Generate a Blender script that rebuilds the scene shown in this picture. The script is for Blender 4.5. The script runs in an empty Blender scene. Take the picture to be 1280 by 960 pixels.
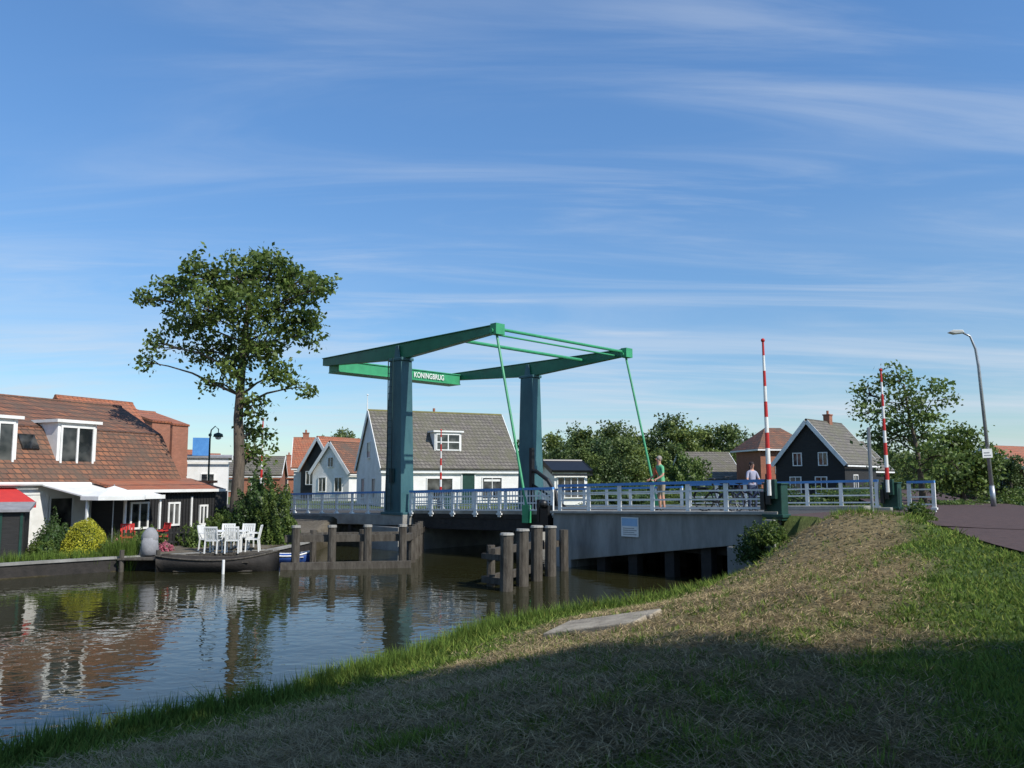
import bpy, math, random
import numpy as np
from mathutils import Vector, Matrix
random.seed(7); rng=np.random.default_rng(11)
sc=bpy.context.scene
COL=sc.collection
R=math.radians

# ---------------------------------------------------------------- materials
def nt(name):
    m=bpy.data.materials.new(name); m.use_nodes=True
    n=m.node_tree; b=n.nodes['Principled BSDF']
    return m,n,b
def lk(n,a,b): n.links.new(a,b)
def pm(name,c1,c2=None,scale=3,rough=.6,bump=0,bscale=25,metal=0,stretch=(1,1,1),spec=.4):
    m,n,b=nt(name)
    if c2 is None: c2=tuple(x*.72 for x in c1)
    tc=n.nodes.new('ShaderNodeTexCoord'); mp=n.nodes.new('ShaderNodeMapping'); mp.inputs['Scale'].default_value=stretch
    lk(n,tc.outputs['Object'],mp.inputs['Vector'])
    no=n.nodes.new('ShaderNodeTexNoise'); no.inputs['Scale'].default_value=scale; no.inputs['Detail'].default_value=7; no.inputs['Roughness'].default_value=.65
    lk(n,mp.outputs[0],no.inputs['Vector'])
    cr=n.nodes.new('ShaderNodeValToRGB'); e=cr.color_ramp.elements
    e[0].position=.34; e[1].position=.66; e[0].color=(*c2,1); e[1].color=(*c1,1)
    lk(n,no.outputs['Fac'],cr.inputs[0]); lk(n,cr.outputs[0],b.inputs['Base Color'])
    b.inputs['Roughness'].default_value=rough; b.inputs['Metallic'].default_value=metal
    b.inputs['Specular IOR Level'].default_value=spec
    if bump:
        n2=n.nodes.new('ShaderNodeTexNoise'); n2.inputs['Scale'].default_value=bscale; n2.inputs['Detail'].default_value=5
        lk(n,mp.outputs[0],n2.inputs['Vector'])
        bp=n.nodes.new('ShaderNodeBump'); bp.inputs['Strength'].default_value=bump; bp.inputs['Distance'].default_value=.03
        lk(n,n2.outputs['Fac'],bp.inputs['Height']); lk(n,bp.outputs[0],b.inputs['Normal'])
    return m
def tiles(name,c1,c2,mortar,bw=.26,rh=.2,ms=.02,rough=.8,moss=None,bump=.6):
    m,n,b=nt(name)
    tc=n.nodes.new('ShaderNodeTexCoord'); sp=n.nodes.new('ShaderNodeSeparateXYZ'); lk(n,tc.outputs['Object'],sp.inputs[0])
    ad=n.nodes.new('ShaderNodeMath'); ad.operation='ADD'; lk(n,sp.outputs[0],ad.inputs[0]); lk(n,sp.outputs[1],ad.inputs[1])
    cb=n.nodes.new('ShaderNodeCombineXYZ')
    lk(n,ad.outputs[0],cb.inputs[0]); lk(n,sp.outputs[2],cb.inputs[1])
    br=n.nodes.new('ShaderNodeTexBrick'); lk(n,cb.outputs[0],br.inputs['Vector'])
    br.inputs['Scale'].default_value=1; br.inputs['Brick Width'].default_value=bw; br.inputs['Row Height'].default_value=rh
    br.inputs['Mortar Size'].default_value=ms; br.inputs['Mortar Smooth'].default_value=.4
    br.inputs['Color1'].default_value=(*c1,1); br.inputs['Color2'].default_value=(*c2,1); br.inputs['Mortar'].default_value=(*mortar,1)
    no=n.nodes.new('ShaderNodeTexNoise'); no.inputs['Scale'].default_value=1.1; no.inputs['Detail'].default_value=8; no.inputs['Roughness'].default_value=.7
    lk(n,tc.outputs['Object'],no.inputs['Vector'])
    cr=n.nodes.new('ShaderNodeValToRGB'); e=cr.color_ramp.elements; e[0].position=.42; e[1].position=.66
    lk(n,no.outputs['Fac'],cr.inputs[0])
    mx=n.nodes.new('ShaderNodeMixRGB'); lk(n,cr.outputs[0],mx.inputs[0]); lk(n,br.outputs['Color'],mx.inputs[1])
    mo=moss or tuple(x*.45 for x in c1); mx.inputs[2].default_value=(*mo,1)
    lk(n,mx.outputs[0],b.inputs['Base Color']); b.inputs['Roughness'].default_value=rough
    bp=n.nodes.new('ShaderNodeBump'); bp.inputs['Strength'].default_value=bump; bp.inputs['Distance'].default_value=.03; bp.invert=True
    lk(n,br.outputs['Fac'],bp.inputs['Height']); lk(n,bp.outputs[0],b.inputs['Normal'])
    return m
def leafmat(name,c1,c2,trans=.3,objvar=False):
    m,n,b=nt(name)
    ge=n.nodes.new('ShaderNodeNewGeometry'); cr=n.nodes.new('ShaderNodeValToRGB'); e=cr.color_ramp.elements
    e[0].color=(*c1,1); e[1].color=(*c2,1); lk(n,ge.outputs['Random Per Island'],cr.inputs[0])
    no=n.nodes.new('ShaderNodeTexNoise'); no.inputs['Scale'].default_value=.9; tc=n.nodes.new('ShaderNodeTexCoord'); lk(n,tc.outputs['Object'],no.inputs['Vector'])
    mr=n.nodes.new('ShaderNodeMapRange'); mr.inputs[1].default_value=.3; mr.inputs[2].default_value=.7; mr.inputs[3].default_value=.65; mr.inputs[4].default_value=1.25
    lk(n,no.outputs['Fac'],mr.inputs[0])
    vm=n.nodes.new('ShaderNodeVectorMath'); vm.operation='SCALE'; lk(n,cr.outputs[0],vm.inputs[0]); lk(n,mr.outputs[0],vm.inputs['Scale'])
    out=vm.outputs[0]
    if objvar:
        oi=n.nodes.new('ShaderNodeObjectInfo'); c2r=n.nodes.new('ShaderNodeValToRGB'); e=c2r.color_ramp.elements
        e[0].color=(.62,.72,.75,1); e[1].color=(1.5,1.4,1.0,1); lk(n,oi.outputs['Random'],c2r.inputs[0])
        v2=n.nodes.new('ShaderNodeVectorMath'); v2.operation='MULTIPLY'; lk(n,out,v2.inputs[0]); lk(n,c2r.outputs[0],v2.inputs[1]); out=v2.outputs[0]
    lk(n,out,b.inputs['Base Color']); b.inputs['Roughness'].default_value=.5; b.inputs['Specular IOR Level'].default_value=.35
    tr=n.nodes.new('ShaderNodeBsdfTranslucent'); lk(n,out,tr.inputs['Color'])
    ms=n.nodes.new('ShaderNodeMixShader'); ms.inputs[0].default_value=trans
    lk(n,b.outputs[0],ms.inputs[1]); lk(n,tr.outputs[0],ms.inputs[2]); lk(n,ms.outputs[0],n.nodes['Material Output'].inputs['Surface'])
    return m
def attrmat(name,trans=0,detail=False,rough=.9):
    m,n,b=nt(name)
    at=n.nodes.new('ShaderNodeVertexColor'); at.layer_name='Col'; src=at.outputs['Color']
    if detail:
        tc=n.nodes.new('ShaderNodeTexCoord')
        no=n.nodes.new('ShaderNodeTexNoise'); no.inputs['Scale'].default_value=6; no.inputs['Detail'].default_value=12; no.inputs['Roughness'].default_value=.75
        lk(n,tc.outputs['Object'],no.inputs['Vector'])
        mr=n.nodes.new('ShaderNodeMapRange'); mr.inputs[1].default_value=.3; mr.inputs[2].default_value=.7; mr.inputs[3].default_value=.5; mr.inputs[4].default_value=1.3
        lk(n,no.outputs['Fac'],mr.inputs[0])
        vm=n.nodes.new('ShaderNodeVectorMath'); vm.operation='SCALE'; lk(n,src,vm.inputs[0]); lk(n,mr.outputs[0],vm.inputs['Scale']); src=vm.outputs[0]
        bp=n.nodes.new('ShaderNodeBump'); bp.inputs['Strength'].default_value=.8; bp.inputs['Distance'].default_value=.06
        lk(n,no.outputs['Fac'],bp.inputs['Height']); lk(n,bp.outputs[0],b.inputs['Normal'])
    lk(n,src,b.inputs['Base Color']); b.inputs['Roughness'].default_value=rough; b.inputs['Specular IOR Level'].default_value=.15
    if trans:
        tr=n.nodes.new('ShaderNodeBsdfTranslucent'); lk(n,src,tr.inputs['Color'])
        ms=n.nodes.new('ShaderNodeMixShader'); ms.inputs[0].default_value=trans
        lk(n,b.outputs[0],ms.inputs[1]); lk(n,tr.outputs[0],ms.inputs[2]); lk(n,ms.outputs[0],n.nodes['Material Output'].inputs['Surface'])
    return m

M={}
M['teal']=pm('teal_paint',(.055,.140,.150),(.032,.095,.110),1.6,.5,.1,40,stretch=(1,1,.4))
M['tealdk']=pm('dark_teal_paint',(.015,.05,.05),(.01,.035,.035),2,.5)
M['green']=pm('green_paint',(.030,.19,.095),(.02,.13,.065),2,.4,.05,30)
M['greenlt']=pm('light_green_paint',(.05,.34,.15),(.04,.26,.12),3,.45)
M['dkgreen']=pm('dark_green_paint',(.012,.055,.04),(.008,.035,.025),3,.5)
M['white']=pm('white_paint',(.80,.80,.77),(.66,.66,.62),2.5,.55,.05,30)
M['plaster']=pm('white_plaster',(.80,.79,.76),(.66,.65,.61),1.1,.85,.2,30)
M['blue']=pm('blue_paint',(.10,.29,.60),(.07,.22,.50),2,.4)
M['conc']=pm('concrete',(.38,.37,.33),(.22,.21,.19),1.3,.9,.4,18)
M['concdk']=pm('stained_concrete',(.33,.325,.30),(.17,.165,.15),1.6,.9,.4,18,stretch=(1,1,.22))
M['slab']=pm('weathered_slab',(.40,.35,.27),(.22,.19,.15),4,1,.5,30,spec=.05)
M['wood']=pm('weathered_wood',(.12,.108,.09),(.05,.043,.035),3,.95,.5,20,stretch=(3,3,.6),spec=.15)
M['wooddk']=pm('tarred_wood',(.035,.03,.026),(.018,.016,.014),4,.8,.4,12)
M['blackwood']=pm('black_boards',(.028,.027,.026),(.014,.014,.014),3,.7,.3,12,stretch=(.5,.5,8))
M['black']=pm('black_metal',(.015,.015,.016),(.01,.01,.01),3,.4)
M['grey']=pm('grey_metal',(.32,.33,.34),(.24,.25,.26),3,.45,metal=.3)
M['steel']=pm('galvanised_steel',(.42,.43,.44),(.3,.31,.32),4,.4,metal=.6)
M['red']=pm('red_paint',(.55,.03,.025),(.45,.025,.02),3,.4)
M['redcl']=pm('red_canvas',(.50,.035,.03),(.42,.03,.03),3,.85)
M['asph']=pm('asphalt',(.105,.070,.064),(.07,.050,.047),5,.95,.3,90,spec=.15)
M['asph2']=pm('deck_asphalt',(.09,.088,.085),(.06,.058,.056),6,.95,.3,90,spec=.15)
M['tile_o']=tiles('brown_orange_roof_tiles',(.29,.12,.06),(.16,.072,.045),(.05,.03,.02),.27,.19,.025,moss=(.10,.07,.05))
M['tile_r']=tiles('red_roof_tiles',(.42,.14,.065),(.32,.10,.05),(.07,.03,.02),.27,.2,.02,moss=(.26,.12,.07))
M['tile_g']=tiles('grey_roof_tiles',(.185,.165,.14),(.125,.11,.095),(.045,.04,.035),.3,.24,.03,moss=(.11,.105,.065))
M['brick']=tiles('orange_brick',(.42,.15,.08),(.32,.11,.06),(.25,.2,.16),.22,.075,.008,moss=(.28,.12,.07))
M['moss']=pm('mossy_ridge',(.20,.18,.06),(.13,.12,.05),3,.9)
M['bark']=pm('bark',(.14,.11,.08),(.06,.048,.036),3,.9,.8,10,stretch=(3,3,.7))
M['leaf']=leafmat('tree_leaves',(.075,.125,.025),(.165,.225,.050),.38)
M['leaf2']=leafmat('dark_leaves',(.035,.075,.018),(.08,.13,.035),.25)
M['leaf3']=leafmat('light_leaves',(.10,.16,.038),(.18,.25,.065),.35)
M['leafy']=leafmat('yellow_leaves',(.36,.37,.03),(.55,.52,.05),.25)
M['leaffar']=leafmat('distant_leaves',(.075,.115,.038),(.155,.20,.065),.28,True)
M['flower']=leafmat('pink_flowers',(.5,.06,.12),(.6,.3,.35),.2)
M['grass']=attrmat('grass_blades',.3)
M['ground']=attrmat('ground_cover',0,True)
M['skin']=pm('skin',(.55,.30,.21),(.48,.25,.17),6,.5)
M['hair']=pm('dark_hair',(.03,.02,.015),(.02,.012,.01),8,.7)
M['hairg']=pm('grey_hair',(.30,.27,.24),(.2,.18,.16),8,.7)
M['shirtg']=pm('green_shirt',(.14,.46,.24),(.10,.36,.18),5,.85)
M['orange']=pm('orange_cloth',(.60,.13,.05),(.5,.1,.04),5,.85)
M['lilac']=pm('lilac_shirt',(.40,.40,.50),(.28,.28,.37),5,.85)
M['denim']=pm('denim',(.05,.07,.13),(.035,.05,.09),5,.9)
M['khaki']=pm('khaki_cloth',(.34,.29,.2),(.26,.22,.15),5,.9)
M['canvas']=pm('grey_canvas',(.30,.30,.31),(.2,.2,.21),4,.9)
M['bluehull']=pm('blue_hull',(.03,.08,.30),(.02,.06,.22),4,.5)
m,n,b=nt('window_glass'); b.inputs['Roughness'].default_value=.06; b.inputs['Specular IOR Level'].default_value=.7
tc=n.nodes.new('ShaderNodeTexCoord'); no=n.nodes.new('ShaderNodeTexNoise'); no.inputs['Scale'].default_value=1.4; lk(n,tc.outputs['Object'],no.inputs[0])
cr=n.nodes.new('ShaderNodeValToRGB'); cr.color_ramp.elements[0].position=.4; cr.color_ramp.elements[0].color=(.012,.014,.016,1); cr.color_ramp.elements[1].position=.75; cr.color_ramp.elements[1].color=(.14,.14,.13,1)
lk(n,no.outputs['Fac'],cr.inputs[0]); lk(n,cr.outputs[0],b.inputs['Base Color']); M['glass']=m
m,n,b=nt('river_water')
b.inputs['Base Color'].default_value=(.024,.024,.010,1); b.inputs['Roughness'].default_value=.015; b.inputs['IOR'].default_value=1.33; b.inputs['Specular IOR Level'].default_value=.5
tc=n.nodes.new('ShaderNodeTexCoord')
def wn(scale,st,det,rz=0):
    mp=n.nodes.new('ShaderNodeMapping'); mp.inputs['Scale'].default_value=st; mp.inputs['Rotation'].default_value=(0,0,rz); lk(n,tc.outputs['Object'],mp.inputs[0])
    a=n.nodes.new('ShaderNodeTexNoise'); a.inputs['Scale'].default_value=scale; a.inputs['Detail'].default_value=det; a.inputs['Distortion'].default_value=.5; lk(n,mp.outputs[0],a.inputs[0]); return a
a=wn(2.4,(1,1.5,1),2,.5); c=wn(.45,(1,1.5,1),2,-.4)
ml=n.nodes.new('ShaderNodeMath'); ml.operation='MULTIPLY_ADD'; lk(n,c.outputs['Fac'],ml.inputs[0]); ml.inputs[1].default_value=2.0; lk(n,a.outputs['Fac'],ml.inputs[2])
bp=n.nodes.new('ShaderNodeBump'); bp.inputs['Strength'].default_value=.2; bp.inputs['Distance'].default_value=.036
lk(n,ml.outputs[0],bp.inputs['Height']); lk(n,bp.outputs[0],b.inputs['Normal']); M['water']=m

# ---------------------------------------------------------------- geometry helpers
def empty(name,loc=(0,0,0),rz=0):
    o=bpy.data.objects.new(name,None); o.location=loc; o.rotation_euler=(0,0,rz); o.empty_display_size=.5; COL.objects.link(o); return o
class G:
    def __init__(s): s.v=[]; s.f=[]
    def add(s,v,f):
        o=len(s.v); s.v+=[tuple(p) for p in v]; s.f+=[tuple(i+o for i in q) for q in f]; return s
    def hexa(s,p): return s.add(p,[(0,3,2,1),(4,5,6,7),(0,1,5,4),(1,2,6,5),(2,3,7,6),(3,0,4,7)])
    def box(s,x0,x1,y0,y1,z0,z1):
        return s.hexa([(x0,y0,z0),(x1,y0,z0),(x1,y1,z0),(x0,y1,z0),(x0,y0,z1),(x1,y0,z1),(x1,y1,z1),(x0,y1,z1)])
    def sbox(s,x0,x1,y0,y1,f0,f1):
        return s.hexa([(x0,y0,f0(x0)),(x1,y0,f0(x1)),(x1,y1,f0(x1)),(x0,y1,f0(x0)),(x0,y0,f1(x0)),(x1,y0,f1(x1)),(x1,y1,f1(x1)),(x0,y1,f1(x0))])
    def beam(s,p0,p1,w,h,w1=None,h1=None):
        p0=Vector(p0);p1=Vector(p1);t=(p1-p0).normalized(); up=Vector((0,0,1)) if abs(t.z)<.95 else Vector((0,1,0))
        a=t.cross(up).normalized(); c=a.cross(t).normalized(); w1=w1 or w; h1=h1 or h
        q=[]
        for p,ww,hh in((p0,w,h),(p1,w1,h1)):
            q+=[p-a*ww/2-c*hh/2,p+a*ww/2-c*hh/2,p+a*ww/2+c*hh/2,p-a*ww/2+c*hh/2]
        return s.hexa(q)
    def tube(s,path,r,n=8,closed=False):
        P=[Vector(p) for p in path]; N=len(P)
        if not hasattr(r,'__len__'): r=[r]*N
        v=[];ref=None
        for i,p in enumerate(P):
            if closed: t=P[(i+1)%N]-P[i-1]
            else: t=P[min(i+1,N-1)]-P[max(i-1,0)]
            t.normalize()
            if ref is None: ref=Vector((0,0,1)) if abs(t.z)<.9 else Vector((1,0,0))
            a=t.cross(ref)
            if a.length<1e-4: a=t.cross(Vector((0,1,.1)))
            a.normalize(); c=t.cross(a).normalized()
            for k in range(n):
                w=2*math.pi*k/n; v.append(p+(a*math.cos(w)+c*math.sin(w))*r[i])
        f=[]
        for i in range(N if closed else N-1):
            j=(i+1)%N
            for k in range(n): f.append((i*n+k,i*n+(k+1)%n,j*n+(k+1)%n,j*n+k))
        if not closed: f.append(tuple(range(n))[::-1]); f.append(tuple((N-1)*n+k for k in range(n)))
        return s.add(v,f)
    def prism(s,pts,vec):
        n=len(pts); vec=Vector(vec); v=[Vector(p) for p in pts]; v=v+[p+vec for p in v]
        return s.add(v,[tuple(range(n))[::-1],tuple(range(n,2*n))]+[(i,(i+1)%n,n+(i+1)%n,n+i) for i in range(n)])
    def sphere(s,c,r,nu=12,nv=8,jit=0):
        if not hasattr(r,'__len__'): r=(r,r,r)
        v=[(c[0],c[1],c[2]+r[2])];f=[]
        for i in range(1,nv):
            a=math.pi*i/nv
            for k in range(nu):
                w=2*math.pi*k/nu; q=1+random.uniform(-jit,jit)
                v.append((c[0]+q*r[0]*math.sin(a)*math.cos(w),c[1]+q*r[1]*math.sin(a)*math.sin(w),c[2]+q*r[2]*math.cos(a)))
        v.append((c[0],c[1],c[2]-r[2]))
        for k in range(nu): f.append((0,1+k,1+(k+1)%nu))
        for i in range(nv-2):
            for k in range(nu):
                a=1+i*nu+k;b2=1+i*nu+(k+1)%nu; f.append((a,a+nu,b2+nu,b2))
        L=len(v)-1;o=1+(nv-2)*nu
        for k in range(nu): f.append((L,o+(k+1)%nu,o+k))
        return s.add(v,f)
    def build(s,name,mat,parent=None,smooth=False,bevel=0):
        me=bpy.data.meshes.new(name); me.from_pydata(s.v,[],s.f); me.materials.append(M[mat] if isinstance(mat,str) else mat)
        o=bpy.data.objects.new(name,me); COL.objects.link(o)
        if parent: o.parent=parent
        if smooth:
            me.polygons.foreach_set('use_smooth',[True]*len(me.polygons))
        if bevel:
            bv=o.modifiers.new('bevel','BEVEL'); bv.width=bevel; bv.segments=2; bv.limit_method='ANGLE'
        return o
def npmesh(name,V,k,mat,parent=None,col=None):
    V=np.asarray(V,dtype=np.float32).reshape(-1,3); nf=len(V)//k
    me=bpy.data.meshes.new(name); me.vertices.add(len(V)); me.vertices.foreach_set('co',V.ravel())
    me.loops.add(len(V)); me.loops.foreach_set('vertex_index',np.arange(len(V),dtype=np.int32))
    me.polygons.add(nf); me.polygons.foreach_set('loop_start',np.arange(0,len(V),k,dtype=np.int32)); me.polygons.foreach_set('loop_total',np.full(nf,k,dtype=np.int32))
    me.update(calc_edges=True)
    if col is not None:
        ca=me.color_attributes.new('Col','FLOAT_COLOR','POINT'); c4=np.ones((len(V),4),dtype=np.float32); c4[:,:3]=col; ca.data.foreach_set('color',c4.ravel())
    me.materials.append(M[mat]); o=bpy.data.objects.new(name,me); COL.objects.link(o)
    if parent: o.parent=parent
    return o
def leafverts(centers,size,flat=0.0,aspect=.6):
    N=len(centers)
    d=rng.normal(size=(N,3)); d/=np.linalg.norm(d,axis=1)[:,None]
    e=rng.normal(size=(N,3)); e-=d*np.sum(d*e,axis=1)[:,None]; e/=np.linalg.norm(e,axis=1)[:,None]
    sz=size*rng.uniform(.6,1.3,N)[:,None]
    a=centers-d*sz*.5; b=centers+e*sz*aspect*.5; c=centers+d*sz*.5; f=centers-e*sz*aspect*.5
    return np.stack([a,b,c,f],axis=1).reshape(-1,3)
def clumps(blobs,ncl,nl,spread,shell=.55):
    out=[];cc=[]
    for (x,y,z,r) in blobs:
        k=max(3,int(ncl*r*r))
        d=rng.normal(size=(k,3)); d/=np.linalg.norm(d,axis=1)[:,None]
        rad=r*(shell+(1.1-shell)*rng.random(k)**.8)
        c=np.array([x,y,z])+d*rad[:,None]*np.array([1,1,.85]); cc.append(c)
        sp=spread*rng.uniform(.6,1.3,k)
        q=np.repeat(c,nl,axis=0)+rng.normal(size=(k*nl,3))*np.repeat(sp,nl)[:,None]*np.array([1,1,.75]); out.append(q)
    return np.concatenate(out),np.concatenate(cc)
def tree(name,base,trunk,blobs,leaf='leaf',lsize=.2,ncl=14,nl=16,spread=.22,r0=.3,twigs=True,shell=.5):
    E=empty(name,base)
    g=G(); n=len(trunk); g.tube(trunk,[r0*(1-.72*i/(n-1))*(1.35 if i==0 else 1) for i in range(n)],10)
    T=[Vector(p) for p in trunk]
    lv,cc=clumps(blobs,ncl,nl,spread,shell)
    for (x,y,z,r) in blobs:
        c=Vector((x,y,z)); best=None
        for i in range(n-1):
            for t in (0,.25,.5,.75):
                p=T[i].lerp(T[i+1],t); hd=math.hypot(p.x-x,p.y-y)
                sc2=(p-c).length+ (4 if p.z>z-.3*hd else 0)
                if best is None or sc2<best[0]: best=(sc2,p,i+t)
        p=best[1]; f=best[2]/(n-1); rr=r0*(1-.72*f)*.42
        mid=p.lerp(c,.5)+Vector((random.uniform(-.15,.15),random.uniform(-.15,.15),.05*(c-p).length))
        g.tube([p,p.lerp(mid,.5)+Vector((0,0,-.03)),mid,mid.lerp(c,.5)+Vector((random.uniform(-.1,.1),0,.05)),c],[rr,rr*.8,rr*.6,rr*.42,rr*.25],6)
        if twigs:
            near=cc[np.linalg.norm(cc-np.array([x,y,z]),axis=1)<r*1.15]
            for q in near[::2][:16]:
                q=Vector(q); s0=mid.lerp(c,random.uniform(.3,1)); g.tube([s0,s0.lerp(q,.5)+Vector((0,0,.05)),q],[.03,.02,.008],4)
    g.build('trunk_and_limbs','bark',E,True)
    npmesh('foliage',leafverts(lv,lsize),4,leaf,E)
    return E
def shrub(name,loc,rx,ry,rz,leaf='leaf',n=3000,ls=.09,lump=.15,parent=None):
    E=empty(name,loc)
    d=rng.normal(size=(n,3)); d/=np.linalg.norm(d,axis=1)[:,None]; d[:,2]=np.abs(d[:,2])*1.0-.12
    rad=(.75+.28*rng.random(n)**.5)*(1+lump*np.sin(d[:,0]*7+d[:,1]*5+loc[0]*3)*np.cos(d[:,2]*8+d[:,1]*4)+lump*.8*np.sin(d[:,0]*13+d[:,2]*11+loc[1]))
    p=d*rad[:,None]*np.array([rx,ry,rz])
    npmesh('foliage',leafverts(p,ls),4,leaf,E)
    g=G()
    for k in range(6):
        w=k*1.05; g.tube([(0,0,-.1),(rx*.3*math.cos(w),ry*.3*math.sin(w),rz*.45),(rx*.6*math.cos(w),ry*.6*math.sin(w),rz*.75)],[.04,.03,.01],5)
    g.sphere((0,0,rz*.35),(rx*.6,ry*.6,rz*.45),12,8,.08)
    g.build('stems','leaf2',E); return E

# ---------------------------------------------------------------- layout (world metres, water level z=0)
T0=(-4.45,35.3); ang=math.atan2(-.712,.702); ce,se=math.cos(ang),math.sin(ang)
def toB(x,y): dx=x-T0[0];dy=y-T0[1]; return dx*ce+dy*se, -dx*se+dy*ce
def fromB(s,c): return T0[0]+s*ce-c*se, T0[1]+s*se+c*ce
def dz(s): return 1.55+.024*s
near=[(-60,-36),(-30,-9),(-14,2.3),(-9,6.1),(-5.6,8.7),(-4.3,10.1),(-2.95,11.4),(-2.3,12.5),(-1.76,13.2),(-.9,15.1),(-.3,16.4),(1.3,18.0),(2.8,18.9),(5.3,21.2),(6.9,23.2)]
rest=[fromB(16.6,0),fromB(16.6,30),fromB(17,60),(90,95),(86,104),fromB(-2,64),fromB(-2,30),fromB(-1.0,8.8),fromB(-1.0,-.3),fromB(-4.5,-.3),(-8.0,34),(-8.3,31),(-8.5,29.6),(-10.7,28.4),(-12.2,27.3),(-13,26.8),(-14.6,25.4),(-15.4,24.6),(-22,18),(-60,-14)]
poly=np.array(near+rest); nearN=len(near)
def river(x,y):
    x=np.asarray(x,float);y=np.asarray(y,float)
    D=np.full(x.shape,1e9); I=np.zeros(x.shape,int); ins=np.zeros(x.shape,bool)
    n=len(poly)
    for i in range(n):
        a=poly[i];b=poly[(i+1)%n]; ab=b-a
        t=np.clip(((x-a[0])*ab[0]+(y-a[1])*ab[1])/(ab@ab),0,1)
        d=np.hypot(x-a[0]-t*ab[0],y-a[1]-t*ab[1]); u=d<D; D=np.where(u,d,D); I=np.where(u,i,I)
        c=((a[1]>y)!=(b[1]>y))
        with np.errstate(divide='ignore',invalid='ignore'):
            xi=(b[0]-a[0])*(y-a[1])/(b[1]-a[1]+1e-12)+a[0]
        ins^=(c&(x<xi))
    return np.where(ins,-D,D),I
def sm(t): t=np.clip(t,0,1); return t*t*(3-2*t)
def nz(x,y,f=1.0,p=0):
    x=x*f;y=y*f
    return (np.sin(x*1.3+p+1.7*np.sin(y*.7+p))+np.sin(y*1.7+2.1*np.sin(x*.9+1+p))+.6*np.sin(x*3.1-y*2.3+p)+.4*np.sin(x*5.3+y*4.7))/3
ctrl=np.array([(0,0,1.38),(-6,3,1.1),(-12,-4,1.2),(3,9,1.32),(3,14,1.3),(6,12,1.5),(8,14,1.66),(8,17.5,1.8),(8.7,21.3,2.16),(9.8,20.2,2.16),(10.6,19.0,2.02),(14,31,1.85),(22,24,1.85),(0,-20,1.5),(30,0,1.7),(-17,27,.42),(-20,32,.45),(-14,33,.45),(-11,32,.5),(-10,38,.8),(-14,46,1.1),(-30,60,1.1),(0,60,1.3),(30,60,1.4),(60,50,1.5),(-80,40,1),(0,200,1),(150,100,1),(-200,200,1)],float)
main_road=[(9.0,-40),(9.2,-10),(9.8,3),(11.6,12.6),(14.4,20),(17.2,27.8),(21,38),(30,60),(50,100)]
def seg_d(x,y,pts):
    D=np.full(np.shape(x),1e9)
    for a,b in zip(pts[:-1],pts[1:]):
        a=np.array(a[:2],float);b=np.array(b[:2],float);ab=b-a
        t=np.clip(((x-a[0])*ab[0]+(y-a[1])*ab[1])/(ab@ab),0,1); D=np.minimum(D,np.hypot(x-a[0]-t*ab[0],y-a[1]-t*ab[1]))
    return D
def terr(x,y,full=False):
    x=np.asarray(x,float);y=np.asarray(y,float)
    d,I=river(x,y)
    W=0;Z=0
    for c in ctrl:
        w=1/((x-c[0])**2+(y-c[1])**2+.8)**1.8; W=W+w; Z=Z+w*c[2]
    Z=Z/W+.035*nz(x,y,.9)
    nb=(I<nearN)
    wid=6.4-3.4*sm((y-17)/4)
    tt=np.clip(d/wid,0,1)
    prof=np.where(nb,np.clip(.05+.95*(.45*tt+.55*sm(tt)),0,1),sm(d/.15))
    land=Z*prof
    s,c=toB(x,y)
    mdr=seg_d(x,y,main_road)
    mk=sm(1-(mdr-3.15)/.9); land=land*(1-mk)+1.78*mk
    ca=np.abs(c-4.2)
    mr=sm(1-(ca-3.9)/.5)*((s>16.4)&(s<24)); rz=np.clip(1.93-(s-17)*.02,1.78,1.95)-.05
    land=land*(1-mr)+rz*mr
    ml=sm(1-(ca-4.3)/1.5)*(s<-.8)*(s>-80); rz=np.maximum(1.55+.024*s,1.05)-.06
    land=land*(1-ml)+rz*ml
    bed=-1.3*sm(-d/1.2)-.04
    z=np.where(d<0,bed,land)
    if full: return z,d,I,mdr,mr+ml
    return z
def gcol(x,y,d,I):
    bx=2.3+(y-4.5)*.47
    st=sm((bx-x)/1.8+.55+.45*nz(x,y,1.1))*sm((d-.9-.6*nz(x,y,1.5,2))/1.2)
    st=st*np.clip(.78+.55*nz(x,y,2.3,1)+.35*nz(x,y,5.1,4)+.03*(y-8),.12,1)
    st=np.where(y>27,.15,st)
    st=np.where(I<nearN,st,.1)
    st=np.where((x>9.5)&(y>22)&(y<40),np.maximum(st,.3),st)
    return st
ax=np.concatenate([-np.geomspace(32,2500,26)[::-1],np.arange(-31.6,34,.33),np.geomspace(35,2500,26)])
ay=np.concatenate([-np.geomspace(12,800,12)[::-1],np.arange(-11.6,52,.33),np.geomspace(53,3000,34)])
X,Y=np.meshgrid(ax,ay); Z,D,I,MD,MR=terr(X,Y,True)
st=gcol(X,Y,D,I)
g1=np.array([.075,.115,.028]);g2=np.array([.29,.225,.12]); cols=g1*(1-st[...,None])+g2*st[...,None]*.85
left=((I>=nearN+8)&(D<9)&(X<-6)&(Y<42)); cols=np.where(left[...,None],np.array([.15,.13,.10]),cols)
mudd=(D<.25); cols=np.where(mudd[...,None],np.array([.05,.042,.025]),cols)
ny,nx=X.shape
me=bpy.data.meshes.new('ground'); V=np.stack([X,Y,Z],-1).reshape(-1,3)
idx=np.arange(ny*nx).reshape(ny,nx); F=np.stack([idx[:-1,:-1],idx[:-1,1:],idx[1:,1:],idx[1:,:-1]],-1).reshape(-1,4)
me.vertices.add(len(V)); me.vertices.foreach_set('co',V.astype(np.float32).ravel()); me.loops.add(F.size); me.loops.foreach_set('vertex_index',F.astype(np.int32).ravel())
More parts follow.
